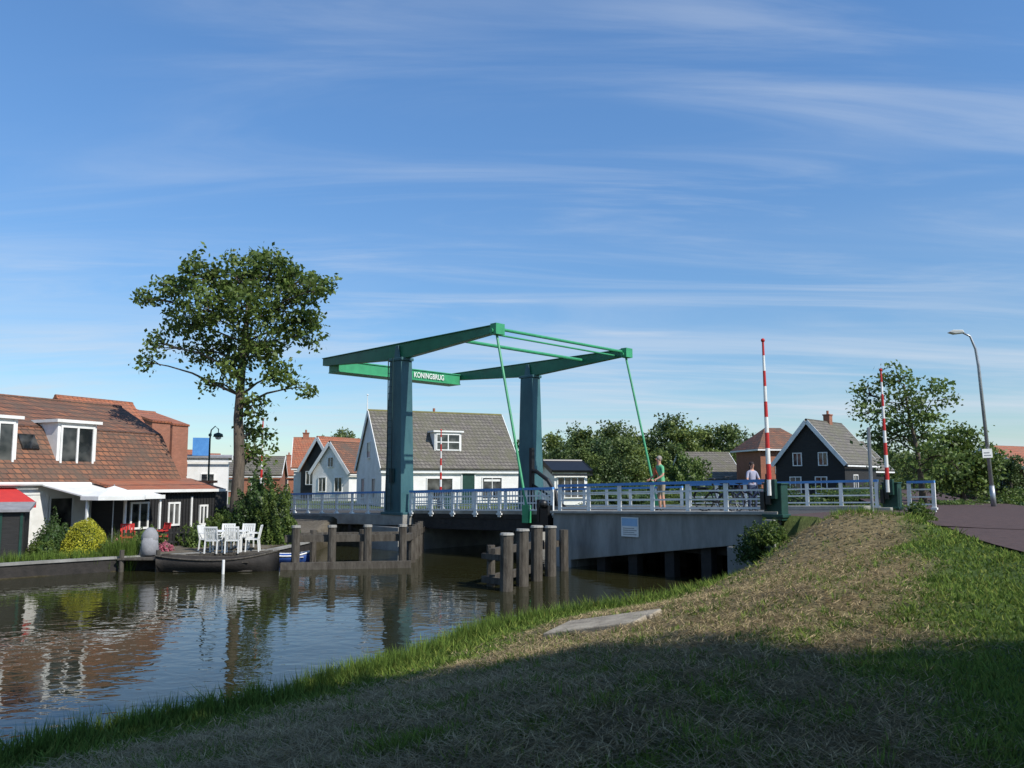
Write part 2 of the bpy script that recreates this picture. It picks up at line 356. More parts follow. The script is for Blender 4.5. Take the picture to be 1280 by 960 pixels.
me.polygons.add(len(F)); me.polygons.foreach_set('loop_start',np.arange(0,F.size,4,dtype=np.int32)); me.polygons.foreach_set('loop_total',np.full(len(F),4,dtype=np.int32)); me.update(calc_edges=True)
ca=me.color_attributes.new('Col','FLOAT_COLOR','POINT'); c4=np.ones((len(V),4),dtype=np.float32); c4[:,:3]=cols.reshape(-1,3); ca.data.foreach_set('color',c4.ravel())
me.polygons.foreach_set('use_smooth',[True]*len(F)); me.materials.append(M['ground']); COL.objects.link(bpy.data.objects.new('ground',me))
g=G(); g.add([(-200,-60,0),(150,-60,0),(150,130,0),(-200,130,0)],[(0,1,2,3)]); g.build('river_water','water')

# roads
def ribbon(name,pts,w,mat,z=None,off=0):
    v=[];P=[Vector((p[0],p[1])) for p in pts]; N=len(P)
    for i,p in enumerate(P):
        t=(P[min(i+1,N-1)]-P[max(i-1,0)]).normalized(); nn=Vector((-t.y,t.x)); zz=pts[i][2] if len(pts[i])>2 else z
        for q in(off-w/2,off+w/2): v.append((p.x-nn.x*q,p.y-nn.y*q,zz))
    g=G(); g.add(v,[(2*i,2*i+1,2*i+3,2*i+2) for i in range(N-1)]); return g.build(name,mat)
def cr_spline(pts,n=8):
    P=[Vector(p) for p in pts]; out=[]
    for i in range(len(P)-1):
        a=P[max(i-1,0)];b=P[i];c=P[i+1];d=P[min(i+2,len(P)-1)]
        for k in range(n):
            t=k/n; out.append(tuple(.5*((2*b)+(c-a)*t+(2*a-5*b+4*c-d)*t*t+(3*b-a-3*c+d)*t**3)))
    out.append(tuple(P[-1])); return out
mr_pts=cr_spline(main_road,6)
ribbon('road',mr_pts,6.2,'asph',1.83)
ap=[(*fromB(s,4.2),z) for s,z in((16.9,1.965),(18,1.95),(20,1.88),(22.5,1.84),(24,1.838))]; ribbon('bridge_approach_road',ap[::-1],7.2,'asph')
ap=[(*fromB(s,4.2),max(1.55+.024*s,1.07)+.0) for s in(-.9,-5,-12,-20,-35,-60,-80)]; ribbon('village_road',ap,8.2,'asph2')

# ---------------------------------------------------------------- drawbridge
B=empty('drawbridge',(T0[0],T0[1],0),ang)
g=G()
g.sbox(9.2,17.0,0,8.4,lambda s:dz(s)-.32,lambda s:dz(s))
for c0 in(-.22,8.26): g.prism([(9.2,c0,dz(9.2)+.06),(9.2,c0,-.6),(9.95,c0,-.6),(10.0,c0,.26),(16.2,c0,1.10),(17.6,c0,1.10),(17.6,c0,dz(17.6)+.06)],(0,.36,0))
g.box(9.15,10.0,.15,8.25,-1.3,dz(9)-.33)
g.box(16.15,17.2,-.5,8.9,-1.3,1.09)
g.box(17.25,17.6,-.45,8.85,-.5,1.9)
g.build('concrete_span','concdk',B,bevel=.02)
g=G(); g.sbox(9.15,17.65,-.34,.14,lambda s:dz(s)+.062,lambda s:dz(s)+.15); g.build('edge_coping','conc',B,bevel=.01)
g=G()
g.sbox(-11,.75,-.4,8.8,lambda s:dz(s)-.5,lambda s:dz(s)-.012)
g.box(-1.3,.7,-.55,9.0,-1.3,1.0)
g.build('tower_abutment','conc',B,bevel=.03)
g=G(); g.box(-10.5,-1.35,-.2,8.6,-1.3,.8)
for s in np.arange(-10,-1,1.1): g.box(s,s+.22,-.34,-.21,-1,.95)
for s in(11.2,12.5,13.9,15.2):
    for c in(.1,3,5.5,7.9): g.box(s-.17,s+.17,c-.17,c+.17,-1.3,1.0)
g.box(11.0,15.9,.3,.7,.75,.97)
g.build('substructure_piles','wooddk',B)
g=G()
g.sbox(.8,9.0,.12,8.28,lambda s:dz(s)-.18,lambda s:dz(s)-.004)
for c in(.15,2.5,5.7,8.0): g.sbox(.85,9.0,c,c+.12,lambda s:dz(s)-.62,lambda s:dz(s)-.185)
for s in np.arange(1.2,9,1.3): g.box(s,s+.12,.3,8,1.1,1.38)
g.build('bascule_leaf','wooddk',B)
g=G(); g.sbox(-.85,17.0,1.3,7.1,lambda s:dz(s)+.002,lambda s:dz(s)+.012); g.build('carriageway','asph2',B)
g=G()
for c in(.05,7.3): g.sbox(.8,17,c+.1,c+1.05,lambda s:dz(s)+.002,lambda s:dz(s)+.13)
g.build('footways','conc',B)
gw=G();gb=G()
def rail(s0,s1,c,sp=1.35,bal=False,zoff=0):
    n=max(1,round((s1-s0)/sp)); z=lambda s:dz(s)+zoff
    for i in range(n+1):
        s=s0+(s1-s0)*i/n
        gw.box(s-.06,s+.06,c-.035,c+.035,z(s)-.1,z(s)+.9)
        gw.box(s-.1,s+.1,c-.07,c+.07,z(s)-.02,z(s)+.05)
    gb.beam((s0-.05,c,z(s0)+.94),(s1+.05,c,z(s1)+.94),.12,.09)
    for h in(.16,.42,.68): gw.beam((s0,c,z(s0)+h),(s1,c,z(s1)+h),.03,.05)
    if bal:
        for s in np.arange(s0+.15,s1,.15): gw.box(s-.011,s+.011,c-.011,c+.011,z(s)+.16,z(s)+.9)
rail(-11,-.75,-.2,1.3,True); rail(.8,8.95,.02,1.35,True); rail(9.35,17.2,-.02,1.3,zoff=.08)
rail(-11,-.75,8.6,1.3); rail(.8,8.95,8.4,1.35); rail(9.35,17.1,8.42,1.3,zoff=.08); rail(18.1,18.9,8.7,1.0,False,0)
gw.build('railing_posts_and_bars','white',B); gb.build('railing_handrail','blue',B)
def frustum(g,sx,cy,z0,z1,hx0,hx1,hy0,hy1,sh=0):
    g.hexa([(sx-hx0,cy-hy0,z0),(sx+hx0,cy-hy0,z0),(sx+hx0,cy+hy0,z0),(sx-hx0,cy+hy0,z0),(sx-hx1+sh,cy-hy1,z1),(sx+hx1+sh,cy-hy1,z1),(sx+hx1+sh,cy+hy1,z1),(sx-hx1+sh,cy+hy1,z1)])
gt=G();gd=G()
for cy in(0.0,8.4):
    frustum(gt,0,cy,1.5,8.25,.60,.42,.36,.30)
    gt.box(-.75,.75,cy-.45,cy+.45,1.5,1.62)
    gt.box(-.5,.5,cy-.34,cy+.34,8.25,8.38)
    for e in(-.21,.21): gt.prism([(-.22,cy+e-.02,8.38),(.22,cy+e-.02,8.38),(.1,cy+e-.02,8.95),(-.1,cy+e-.02,8.95)],(0,.04,0))
gt.build('towers','teal',B,bevel=.02)
for z in np.arange(2,8.1,.3): gd.tube([(-.3,-.46,z),(.02,-.46,z)],.014,5)
for s in(-.3,.02): gd.beam((s,-.46,1.7),(s,-.46,8.4),.04,.03)
gd.box(-.2,.15,-.42,-.37,2.9,3.5)
gd.build('ladder','tealdk',B)
gl=G()
for cy in(0.0,8.4):
    top=9.02
    gl.prism([(-6.2,cy-.14,top),(6.15,cy-.14,top),(6.15,cy-.14,top-.28),(.5,cy-.14,top-.66),(-.5,cy-.14,top-.66),(-6.2,cy-.14,top-.34)],(0,.28,0))
    gl.box(-6.2,6.1,cy-.2,cy+.2,top+.002,top+.04)
gl.build('balance_beams','green',B,bevel=.01)
gl=G()
gl.box(-6.15,-5.25,.2,8.2,8.38,8.86)
gl.box(-6.2,-5.2,.2,8.2,8.862,8.92); gl.box(-6.2,-5.2,.2,8.2,8.32,8.378)
gl.build('counterweight','greenlt',B,bevel=.01)
gl=G()
for cy in(0.0,8.4): gl.box(6.0,6.32,cy-.24,cy+.24,8.66,9.09)
gl.tube([(6.05,.15,8.93),(6.05,8.25,8.93)],.065); gl.tube([(5.6,.15,8.80),(5.6,8.25,8.80)],.04)
gl.tube([(3.6,.15,8.8),(3.6,8.25,8.8)],.075)
for cy in(0.0,8.4):
    gl.tube([(6.1,cy,8.75),(7.7,cy,dz(7.7)+.25)],.05,8)
    gl.box(7.55,7.85,cy-.09,cy+.09,dz(7.7)-.3,dz(7.7)+.35); gl.tube([(6.1,cy-.3,8.8),(6.1,cy+.3,8.8)],.09,10)
gl.build('cross_ties_and_hangers','greenlt',B)
gl=G()
gl.box(.75,.93,7.5,7.7,1.5,4.6); gl.tube([(2.6,7.6,1.6),(2.4,7.6,2.4),(1.9,7.6,3.0),(1.2,7.6,3.4),(.85,7.6,3.5)],.1,8)
gl.box(1.0,2.4,7.3,7.9,1.55,2.0); gl.tube([(.85,7.6,2.8),(3.0,7.6,1.75)],.06,8)
gl.build('hoisting_gear','black',B)
gl=G()
gl.box(8.6,8.98,-.25,.05,1.3,2.1); gl.sphere((8.8,-.3,2.15),.16,10,7); gl.box(8.4,8.52,-.2,-.05,1.5,2.3)
gl.build('locking_gear','black',B)
cu=bpy.data.curves.new('name_lettering','FONT'); cu.body='KONINGBRUG'; cu.size=.40; cu.extrude=.004; cu.offset=.006; cu.materials.append(M['white'])
t=bpy.data.objects.new('name_lettering',cu); COL.objects.link(t); t.parent=B; t.location=(-5.19,4.85,8.48); t.rotation_euler=(R(90),0,R(90)); t.scale=(.80,1,1)
S=empty('bridge_sign',(*fromB(12.55,-.24),0),ang)
g=G(); g.box(-.34,.34,-.03,-.005,1.18,1.80); g.build('plate','white',S)
g=G(); g.box(-.31,.31,-.034,-.031,1.52,1.77); g.build('blue_panel',pm('pale_blue',(.30,.48,.68),(.26,.42,.6),2,.5),S)
g=G()
for k in range(4): g.box(-.27,.27-.09*(k%2),-.034,-.031,1.24+k*.065,1.265+k*.065)
g.build('print','grey',S)

def barrier(name,s,c,lean=0,h=4.9,cab=1.0,zb=None):
    x,y=fromB(s,c); z=zb if zb is not None else dz(s)
    E=empty(name,(x,y,z),ang)
    g=G(); g.box(-.27,.27,-.2,.2,-.1,.9*cab); g.box(-.30,.30,-.23,.23,.9*cab,.9*cab+.05); g.box(-.32,.32,-.25,.25,-.02,.08); g.box(-.15,.17,-.36,-.21,.5,1.05); g.build('cabinet','dkgreen',E,bevel=.02)
    gr=G();gwh=G(); n=10; seg=(h-.6)/n
    for k in range(n):
        r0=.075-.045*k/n; r1=.075-.045*(k+1)/n; z0=.6+k*seg
        a=lambda zz:(lean*zz,-.34,zz)
        (gr if k%2==1 or k==n-1 else gwh).tube([a(z0),a(z0+seg)],[r0,r1],10)
    gr.sphere((lean*h,-.34,h),.06,8,6)
    gr.build('red_bands','red',E); gwh.build('white_bands','white',E)
    g=G(); g.box(-.26,-.14,-.42,-.28,.2,.7); g.beam((-.05,-.34,.35),(-.03,-.34,1.2),.13,.1); g.build('counterweight_arm','black',E)
    return E
barrier('barrier_gate',17.5,-.1,-.01,5.0); barrier('barrier_gate',17.5,8.75,-.01,5.0)
barrier('barrier_gate',-10.6,-.6,0,5.0,zb=1.2); barrier('barrier_gate',-7.4,9.0,0,4.7,zb=1.2)

# timber fenders
E=empty('timber_fender',(0,0,0))
g=G()
P=[(.14,22.2,1.50),(.60,23.2,1.55),(1.06,24.4,1.58),(1.55,25.6,1.5)]
for x,y,zt in P: g.tube([(x,y,-1.2),(x+.03,y,zt)],[.185,.175],12)
g.tube([(-.28,23.2,-1),(-.28,23.2,1.15)],.12,8)
g.beam((-.25,22.9,.98),(1.3,26.0,.98),.2,.2); g.beam((-.25,22.9,.25),(1.3,26.0,.25),.2,.2)
g.beam((-.5,23.2,.85),(.15,22.5,.85),.14,.16); g.beam((-.5,23.2,.2),(.15,22.5,.2),.14,.18)
g.tube([(2.1,27.0,-1),(2.1,27.0,1.35)],.15,8); g.beam((1.3,26.0,.9),(2.2,27.6,.9),.18,.2)
g.build('posts_and_walings','wood',E,False)
g=G()
for x,y,zt in P: g.tube([(x+.03,y,zt+.002),(x+.03,y,zt+.06)],[.20,.18],12)
g.build('post_caps','conc',E)
E=empty('timber_fender',(0,0,0))
g=G(); gcap=G()
A=Vector((-7.1,27.6,0));C=Vector((-3.3,28.3,0))
for k in range(4):
    p=A.lerp(C,(k+.1)/3.2); g.tube([(p.x,p.y,-1.2),(p.x,p.y,1.38)],.14,10); gcap.tube([(p.x,p.y,1.382),(p.x,p.y,1.46)],[.16,.15],10)
g.beam((A.x-.3,A.y+.2,1.0),(C.x+.1,C.y+.2,1.0),.2,.24); g.beam((A.x-.3,A.y-.25,.10),(C.x+.2,C.y-.25,.10),.26,.26)
g.beam((A.x-.2,A.y+1.7,1.0),(C.x+.1,C.y+1.9,1.0),.18,.2)
for k in range(3):
    p=A.lerp(C,k/2.2)+Vector((.3,1.8,0)); g.tube([(p.x,p.y,-1.2),(p.x,p.y,1.2)],.12,8)
g.beam((C.x,C.y+.2,.98),(-3.3,34.3,.95),.2,.22)
for k in range(1,5): g.tube([(-3.25-.02*k,28.6+k*1.25,-1),(-3.25-.02*k,28.6+k*1.25,1.3)],.14,8)
g.build('posts_and_walings','wood',E); gcap.build('post_caps','conc',E)

# ---------------------------------------------------------------- buildings
def window(gf,gg,side,L,D,a,z,w,h,nx=2,ny=1,fr=.07):
    def tr(u,o,zz):
        if side=='F': return (a+u,-o,zz)
        if side=='B': return (a+u,D+o,zz)
        if side=='L': return (-o,a+u,zz)
        return (L+o,a+u,zz)
    def bx(g,u0,u1,o0,o1,z0,z1):
        p=[tr(u,o,zz) for zz in(z0,z1) for (u,o) in((u0,o0),(u1,o0),(u1,o1),(u0,o1))]; g.hexa(p)
    bx(gg,-w/2,w/2,-.05,.012,z-h/2,z+h/2)
    bx(gf,-w/2-fr,-w/2,-.05,.06,z-h/2-fr,z+h/2+fr); bx(gf,w/2,w/2+fr,-.05,.06,z-h/2-fr,z+h/2+fr)
    bx(gf,-w/2,w/2,-.05,.058,z+h/2,z+h/2+fr); bx(gf,-w/2-.04,w/2+.04,-.05,.1,z-h/2-fr,z-h/2)
    for i in range(1,nx): u=-w/2+w*i/nx; bx(gf,u-.025,u+.025,-.02,.04,z-h/2,z+h/2)
    for i in range(1,ny): q=z-h/2+h*i/ny; bx(gf,-w/2,w/2,-.02,.038,q-.022,q+.022)
def house(name,loc,rot,L,D,prof,z0,wall,roof,wins=(),trim='white',oh=.25,chim=(),ridge=None,doors=()):
    E=empty(name,(loc[0],loc[1],0),R(rot))
    n=len(prof); g=G()
    pts=[(0,prof[0][0],z0-.4)]+[(0,y,z) for y,z in prof]+[(0,prof[-1][0],z0-.4)]
    g.prism(pts,(L,0,0)); g.build('walls',wall,E)
    g=G(); gt=G()
    for i in range(n-1):
        (ya,za),(yb,zb)=prof[i],prof[i+1]
        d=Vector((0,yb-ya,zb-za)).normalized(); nn=Vector((0,-d.z,d.y))
        if nn.z<0: nn=-nn
        a=Vector((0,ya,za));b=Vector((0,yb,zb))
        if i==0: a=a-d*oh
        if i==n-2: b=b+d*oh
        lo=nn*.02; hi=nn*.16
        x0=Vector((-oh,0,0));x1=Vector((L+oh,0,0))
        g.hexa([a+lo+x0,a+lo+x1,b+lo+x1,b+lo+x0,a+hi+x0,a+hi+x1,b+hi+x1,b+hi+x0])
        if trim:
            for xx in(-oh-.05,L+oh+.003):
                q=[a-nn*.12,b-nn*.12,b+nn*.19,a+nn*.19]; gt.prism([(xx,p.y,p.z) for p in q],(.047,0,0))
    g.build('roof',roof,E)
    if trim:
        gt.box(-oh,L+oh,prof[0][0]-oh-.10,prof[0][0]-oh-.01,prof[0][1]-.30,prof[0][1]-.18)
        gt.build('verge_boards_and_gutter',trim,E)
    k=max(range(n),key=lambda i:prof[i][1]); ry,rz=prof[k]
    g=G(); g.tube([(-oh,ry,rz+.13),(L+oh,ry,rz+.13)],.11,8); g.build('ridge_tiles',ridge or roof,E)
    gf=G();gg=G()
    for w in wins: window(gf,gg,w[0],L,D,*w[1:])
    if wins: gf.build('window_frames','white',E); gg.build('window_glass','glass',E)
    for (a,w,h,mt) in doors:
        g=G(); g.box(a-w/2,a+w/2,-.045,.01,z0,z0+h); g.build('door',mt,E)
        g=G(); g.box(a-w/2-.08,a-w/2-.002,-.07,.01,z0,z0+h+.08); g.box(a+w/2+.002,a+w/2+.08,-.07,.01,z0,z0+h+.08); g.box(a-w/2-.001,a+w/2+.001,-.068,.01,z0+h+.002,z0+h+.08); g.build('door_frame','white',E)
    for (cx,cy,zt) in chim:
        g=G(); g.box(cx-.3,cx+.3,cy-.25,cy+.25,zt-1.6,zt); g.box(cx-.35,cx+.35,cy-.3,cy+.3,zt+.002,zt+.1); g.tube([(cx,cy,zt+.1),(cx,cy,zt+.4)],.1,8); g.build('chimney','brick',E)
    return E
def dormer(E,x0,x1,yf,yb,z0,z1,nx=2,wallm='white',ny=1,frame='white'):
    g=G(); g.box(x0,x1,yf,yb,z0-.2,z1); g.build('dormer',wallm,E)
    g=G(); g.box(x0-.14,x1+.14,yf-.16,yb,z1+.003,z1+.12); g.build('dormer_cornice','white',E)
    gf=G();gg=G(); w=x1-x0-.3; h=z1-z0-.3; xc=(x0+x1)/2;zc=(z0+z1)/2
    gg.box(xc-w/2,xc+w/2,yf-.012,yf+.03,zc-h/2,zc+h/2)
    for i in range(nx+1): u=xc-w/2+w*i/nx; gf.box(u-.04,u+.04,yf-.06,yf+.03,zc-h/2-.04,zc+h/2+.04)
    for i in range(ny+1): q=zc-h/2+h*i/ny; gf.box(xc-w/2-.04,xc+w/2+.04,yf-.055,yf+.03,q-.04,q+.04)
    gf.build('dormer_window_frame',frame,E); gg.build('dormer_window_glass','glass',E)

th=math.degrees(math.atan2(.9,.44))
ux,uy=.4392,.8984
loc=(-14.6-10*ux,36-10*uy)
H=house('tiled_house',loc,th,10,8,[(0,3.02),(1.3,4.95),(4,6.3),(6.7,4.95),(8,3.02)],.4,'plaster','tile_o',
  wins=[('F',2.3,1.9,1.2,1.1,3,1),('F',4.6,1.7,.9,1.2,1,1),('R',3.2,4.6,.9,.8,2,1)],trim=None,oh=.22,chim=[(.4,4,7.0)],doors=[(3.5,.9,2.05,'white')])
dormer(H,4.5,6.2,.30,3.0,3.35,5.25,2); dormer(H,.9,2.9,.30,3.0,3.35,5.25,3)
g=G(); g.box(4.52,6.18,.262,.298,3.2,3.42); g.box(.92,2.88,.262,.298,3.2,3.42); g.build('dormer_sills','wood',H)
g=G(); g.prism([(3.3,.62,4.10),(3.95,.62,4.10),(3.95,1.0,4.66),(3.3,1.0,4.66)],(0,-.12,.09)); g.build('skylight','glass',H)
g=G(); g.tube([(.3,-.3,2.86),(10,-.3,2.84)],.07,8); g.tube([(7.0,-.12,2.8),(7.0,-.12,.5)],.04,6); g.build('gutter','white',H)
H2=empty('black_timber_extension',(loc[0],loc[1],0),R(th))
g=G(); g.box(5.9,10.6,-1.9,-.02,.1,2.5); g.box(10.03,12.0,-1.2,2.5,.1,2.5); g.build('walls','blackwood',H2)
g=G()
for x in np.arange(5.9,10.6,.16): g.box(x,x+.02,-1.925,-1.901,.4,2.5)
g.build('board_joints','black',H2)
g=G(); g.prism([(5.6,-2.15,2.52),(5.6,-.01,2.98),(5.6,-.01,3.08),(5.6,-2.15,2.62)],(5.3,0,0)); g.prism([(10.26,-.3,2.98),(10.26,2.7,2.7),(10.26,2.7,2.6),(10.26,-.3,2.88)],(2.0,0,0)); g.build('roof','tile_r',H2)
gf=G();gg=G()
for a,z,w,h,nx in((8.3,1.6,.55,.9,1),(6.6,1.6,.8,1.0,2),(9.9,1.5,.4,.8,1)):
    gg.box(a-w/2,a+w/2,-1.93,-1.905,z-h/2,z+h/2)
    for u in(a-w/2,a+w/2,a): gf.box(u-.035,u+.035,-1.97,-1.9,z-h/2-.04,z+h/2+.04)
    for q in(z-h/2,z+h/2): gf.box(a-w/2-.04,a+w/2+.04,-1.968,-1.9,q-.04,q+.04)
gf.box(9.2,9.28,-1.95,-1.905,.4,2.3); gf.box(5.6,10.9,-2.2,-2.152,2.50,2.62)
gf.build('window_frames','white',H2); gg.build('window_glass','glass',H2)
g=G(); g.prism([(3.6,-2.8,2.35),(3.6,-.02,2.82),(3.6,-.02,2.87),(3.6,-2.8,2.40)],(3.4,0,0))
for x in(3.7,5.3,6.9): g.box(x-.04,x+.04,-2.75,-2.67,.4,2.34)
g.box(3.6,7.0,-2.88,-2.801,2.27,2.42); g.build('patio_canopy','white',H2)
A=empty('red_awning',(loc[0],loc[1],0),R(th))
g=G(); g.prism([(-1.2,-1.3,2.2),(-1.2,-.06,2.7),(-1.2,-.06,2.73),(-1.2,-1.3,2.23)],(3.9,0,0)); g.box(-1.2,2.7,-1.33,-1.302,2.02,2.23); g.build('canvas','redcl',A)
g=G(); g.tube([(-1.1,-1.25,2.17),(-1.1,-.05,1.9)],.02,6); g.tube([(2.6,-1.25,2.17),(2.6,-.05,1.9)],.02,6); g.build('arms','white',A)
# parasol on the terrace
E=empty('white_parasol',(-14.35,29.9,.44)); g=G(); n8=8
top=(0,0,2.35); v=[top]+[(1.15*math.cos(k*math.pi/4),1.15*math.sin(k*math.pi/4),1.98) for k in range(8)]+[(1.15*math.cos(k*math.pi/4),1.15*math.sin(k*math.pi/4),1.84) for k in range(8)]
g.add(v,[(0,1+k,1+(k+1)%8) for k in range(8)]+[(1+k,9+k,9+(k+1)%8,1+(k+1)%8) for k in range(8)]); g.build('canopy','white',E)
g=G(); g.tube([(0,0,0),(0,0,2.4)],.022,8); g.tube([(0,0,0),(0,0,.08)],.24,12)
for k in range(8): g.tube([(0,0,2.3),(1.13*math.cos(k*math.pi/4),1.13*math.sin(k*math.pi/4),1.96)],.008,4)
g.build('pole_and_ribs','steel',E)
S=empty('garden_shed',(-16.3,25.7,0),R(25))
g=G(); g.box(-1.0,1.0,0,1.6,.3,2.0); g.build('walls','blackwood',S)
g=G(); g.prism([(-1.15,-.15,1.98),(-1.15,1.75,2.18),(-1.15,1.75,2.26),(-1.15,-.15,2.06)],(2.3,0,0)); g.build('roof','canvas',S)
g=G()
for x in(-.95,-.3,.35,.93): g.box(x-.04,x+.04,-.03,-.002,.35,1.95)
g.build('battens','dkgreen',S)
house('brick_house',(-21.25,40.7),th,4.2,4,[(0,5.0),(2,7.2),(4,5.0)],.8,'brick','tile_r',trim=None,wins=[('R',2,4.2,1,1.2,2,1)])
house('row_house',(-21.9,50.2),th,1.4,7,[(0,6.6),(3.5,7.6),(7,6.6)],.9,'brick','tile_r',trim=None,oh=.05)
house('row_house',(-23.0,56),th,1.4,7,[(0,6.8),(3.5,7.8),(7,6.8)],.9,'brick','tile_r',trim=None,oh=.05)
H=house('white_house',(-24.2,62),18,3.0,5,[(0,4.7),(2.5,4.8),(5,4.7)],1,'plaster','canvas',trim='white',wins=[('F',1.5,3,.9,.9,2,1)])
g=G(); g.box(.3,1.5,.4,2.4,4.9,6.3); g.build('blue_rooftop_unit','blue',H)
for i,(x,y,w,zr,rm) in enumerate(((-33,90,8,5.6,'tile_g'),(-28.5,98,6,5.4,'tile_r'),(-40,90,9,6.0,'tile_r'),(-50,100,14,7,'tile_r'))):
    house('distant_house',(x,y),10+12*i,w,7,[(0,3.6),(3.5,zr),(7,3.6)],1,'brick',rm,wins=[('F',w*.3,2.4,1.3,1.2,2,1),('F',w*.7,2.4,1.3,1.2,2,1)],chim=[(w*.5,3.5,zr+.7)])
house('gabled_house',(-20.6,80),12,4.6,6,[(0,4.3),(3,7.2),(6,4.3)],1.2,'plaster','tile_r',wins=[('F',1.2,3,1,1.2,2,1),('F',3.3,3,1,1.2,2,1)],chim=[(1,3,7.8)])
house('wooden_house',(-13.4,71),60,6,4.3,[(0,3.7),(2.15,6.3),(4.3,3.7)],1.2,'plaster','tile_o',wins=[('L',1.2,2.6,.8,1.2,2,1),('L',3.1,2.6,.8,1.2,2,1),('L',2.15,4.6,.6,.8,2,1),('F',2,2.5,.9,1.2,2,1)])
house('wooden_house',(-15.6,76),58,6,4.6,[(0,4.0),(2.3,7.0),(4.6,4.0)],1.2,'blackwood','tile_r',wins=[('L',1.4,3.2,.9,1.2,2,1),('L',3.4,3.2,.9,1.2,2,1)])
lr=math.degrees(math.atan2(.41,.91))
H=house('white_house',(-8.3,56),lr,10.6,7,[(0,3.8),(3.5,8.0),(7,3.8)],1.35,'plaster','tile_g',oh=.12,ridge='moss',
 wins=[('F',1.2,2.35,.9,1.5,1,2),('F',4.3,2.35,1.9,1.5,2,1),('F',8.4,2.4,1.5,1.5,2,1),('L',2.0,2.4,.8,1.4,2,1),('L',5.0,2.4,.8,1.4,2,1),('L',3.5,5.2,.8,1.1,2,1)],
 doors=[(6.5,.95,2.1,'dkgreen')],chim=[(5.3,4.2,8.15)])
dormer(H,4.2,6.3,.9,3.0,5.05,6.5,2,'white',2)
g=G(); g.tube([(-.17,3.5,8.1),(-.17,3.5,9.3)],[.05,.02],6); g.sphere((-.17,3.5,9.3),.07,8,6); g.build('gable_finial','white',H)
g=G(); g.box(7.75,9.05,-.03,-.02,2.9,3.05); g.build('transom_panel','white',H)
H=house('garden_room',(3.6,54),18,2.4,3,[(0,3.6),(1.5,4.2),(3,3.6)],1.3,'white','black',trim='black',wins=[('F',1.2,2.5,1.9,1.3,4,1)])
house('grey_roof_house',(19.2,80),8,5.0,7,[(0,3.1),(3.5,5.7),(7,3.1)],1.4,'blackwood','tile_g',wins=[('F',1.5,2.3,1,1,2,1),('F',3.6,2.3,1,1,2,1)])
H=empty('hip_roof_house',(26.2,77,0),R(8))
g=G(); g.box(-2.6,2.6,-2.6,2.6,1,5.9); g.build('walls','brick',H)
g=G(); g.add([(-3,-3,5.85),(3,-3,5.85),(3,3,5.85),(-3,3,5.85),(-.8,0,8.0),(.8,0,8.0)],[(0,1,5,4),(1,2,5),(2,3,4,5),(3,0,4),(0,3,2,1)]); g.build('roof','tile_o',H)
g=G(); g.box(-3.03,3.03,-3.03,3.03,5.70,5.84); g.box(-1.2,1.2,-2.65,-2.601,3.6,5.0); g.build('eaves_board','white',H)
g=G(); g.box(-1.1,-.05,-2.67,-2.651,3.7,4.9); g.box(.05,1.1,-2.67,-2.651,3.7,4.9); g.build('window_glass','glass',H)
house('black_wooden_house',(25.7,60),46,6.5,5.4,[(0,4.3),(2.7,7.5),(5.4,4.3)],1.5,'blackwood','tile_g',wins=[('L',1.6,4.6,.6,.9,2,1),('L',3.6,4.6,.6,.9,2,1),('L',1.8,2.6,.8,1.2,2,1),('L',3.8,2.6,.8,1.2,2,1),('F',2,2.8,.8,1.1,2,1)],chim=[(4,2.7,8.2)])
house('black_wooden_house',(30.2,66),46,5,4.4,[(0,3.9),(2.2,6.2),(4.4,3.9)],1.5,'blackwood','tile_g',wins=[('L',2.2,3.3,.8,1.1,2,1)])
house('brick_house',(52.5,80),30,10,8,[(0,4.0),(4,6.4),(8,4.0)],1.5,'brick','tile_r',wins=[('F',2.5,3,1.2,1.3,2,1),('L',2.5,3,1.2,1.3,2,1),('L',5.5,3,1.2,1.3,2,1)])

# ---------------------------------------------------------------- trees
bl=[(.9,11.85,1.15),(-.5,11.5,1.1),(-1.9,11.4,.95),(-3.15,11.1,.75),(-4.3,10.6,.5),(2.45,11.3,.95),(3.4,10.8,.6),(1.75,10.1,1.1),(.2,10.1,1.2),(-1.4,9.9,1.05),(-2.8,9.5,.8),(-3.8,8.5,.5),(-4.4,7.7,.35),(-1.9,8.3,.8),(-.5,8.5,1.0),(1.05,8.5,1.05),(2.5,8.85,.75),(3.2,9.6,.55),(1.5,7.1,.75),(2.55,6.6,.45),(-.2,7.1,.75),(-1.3,6.8,.4),(.6,5.8,.6),(.35,4.7,.6),(.55,3.7,.65),(.2,12.5,.65)]
bl3=[(x,random.uniform(-1.8,1.8)*(1-abs(x)/6),z,r) for x,z,r in bl]
tree('canal_tree',(-11.35,34.8,.5),[(0,0,-.2),(-.05,0,1.5),(.0,.05,3.2),(-.1,0,5.2),(-.05,.1,7.2),(.1,0,9),(.2,0,10.8)],bl3,'leaf',.22,33,26,.22,.31)
b2=[(1130,470,20),(1095,490,18),(1162,485,15),(1120,505,24),(1083,515,14),(1155,515,24),(1180,500,10),(1130,540,24),(1165,545,18),(1105,545,16),(1145,572,22),(1172,578,16),(1122,575,14),(1158,603,14)]
bl3=[((u-1150)*.04,random.uniform(-1.3,1.3),1.2+(600-v)*.04,r*.042) for u,v,r in b2]
tree('roadside_tree',(21.0,40,1.8),[(0,0,-.2),(-.1,0,1.2),(-.2,0,2.6),(-.5,0,4.2),(-.7,0,6)],bl3,'leaf3',.22,24,22,.25,.16)
tree('bushy_tree',(25.8,45,1.7),[(0,0,-.2),(0,0,1),(0,0,2.4),(0,0,3.6)],[(0,0,1.9,1.5),(-.6,.2,3.0,1.1),(.8,-.3,2.6,1.2),(.1,.2,3.7,.9),(-1.2,0,1.4,.9),(1.3,.2,1.3,.9)],'leaf',.22,34,26,.25,.14)
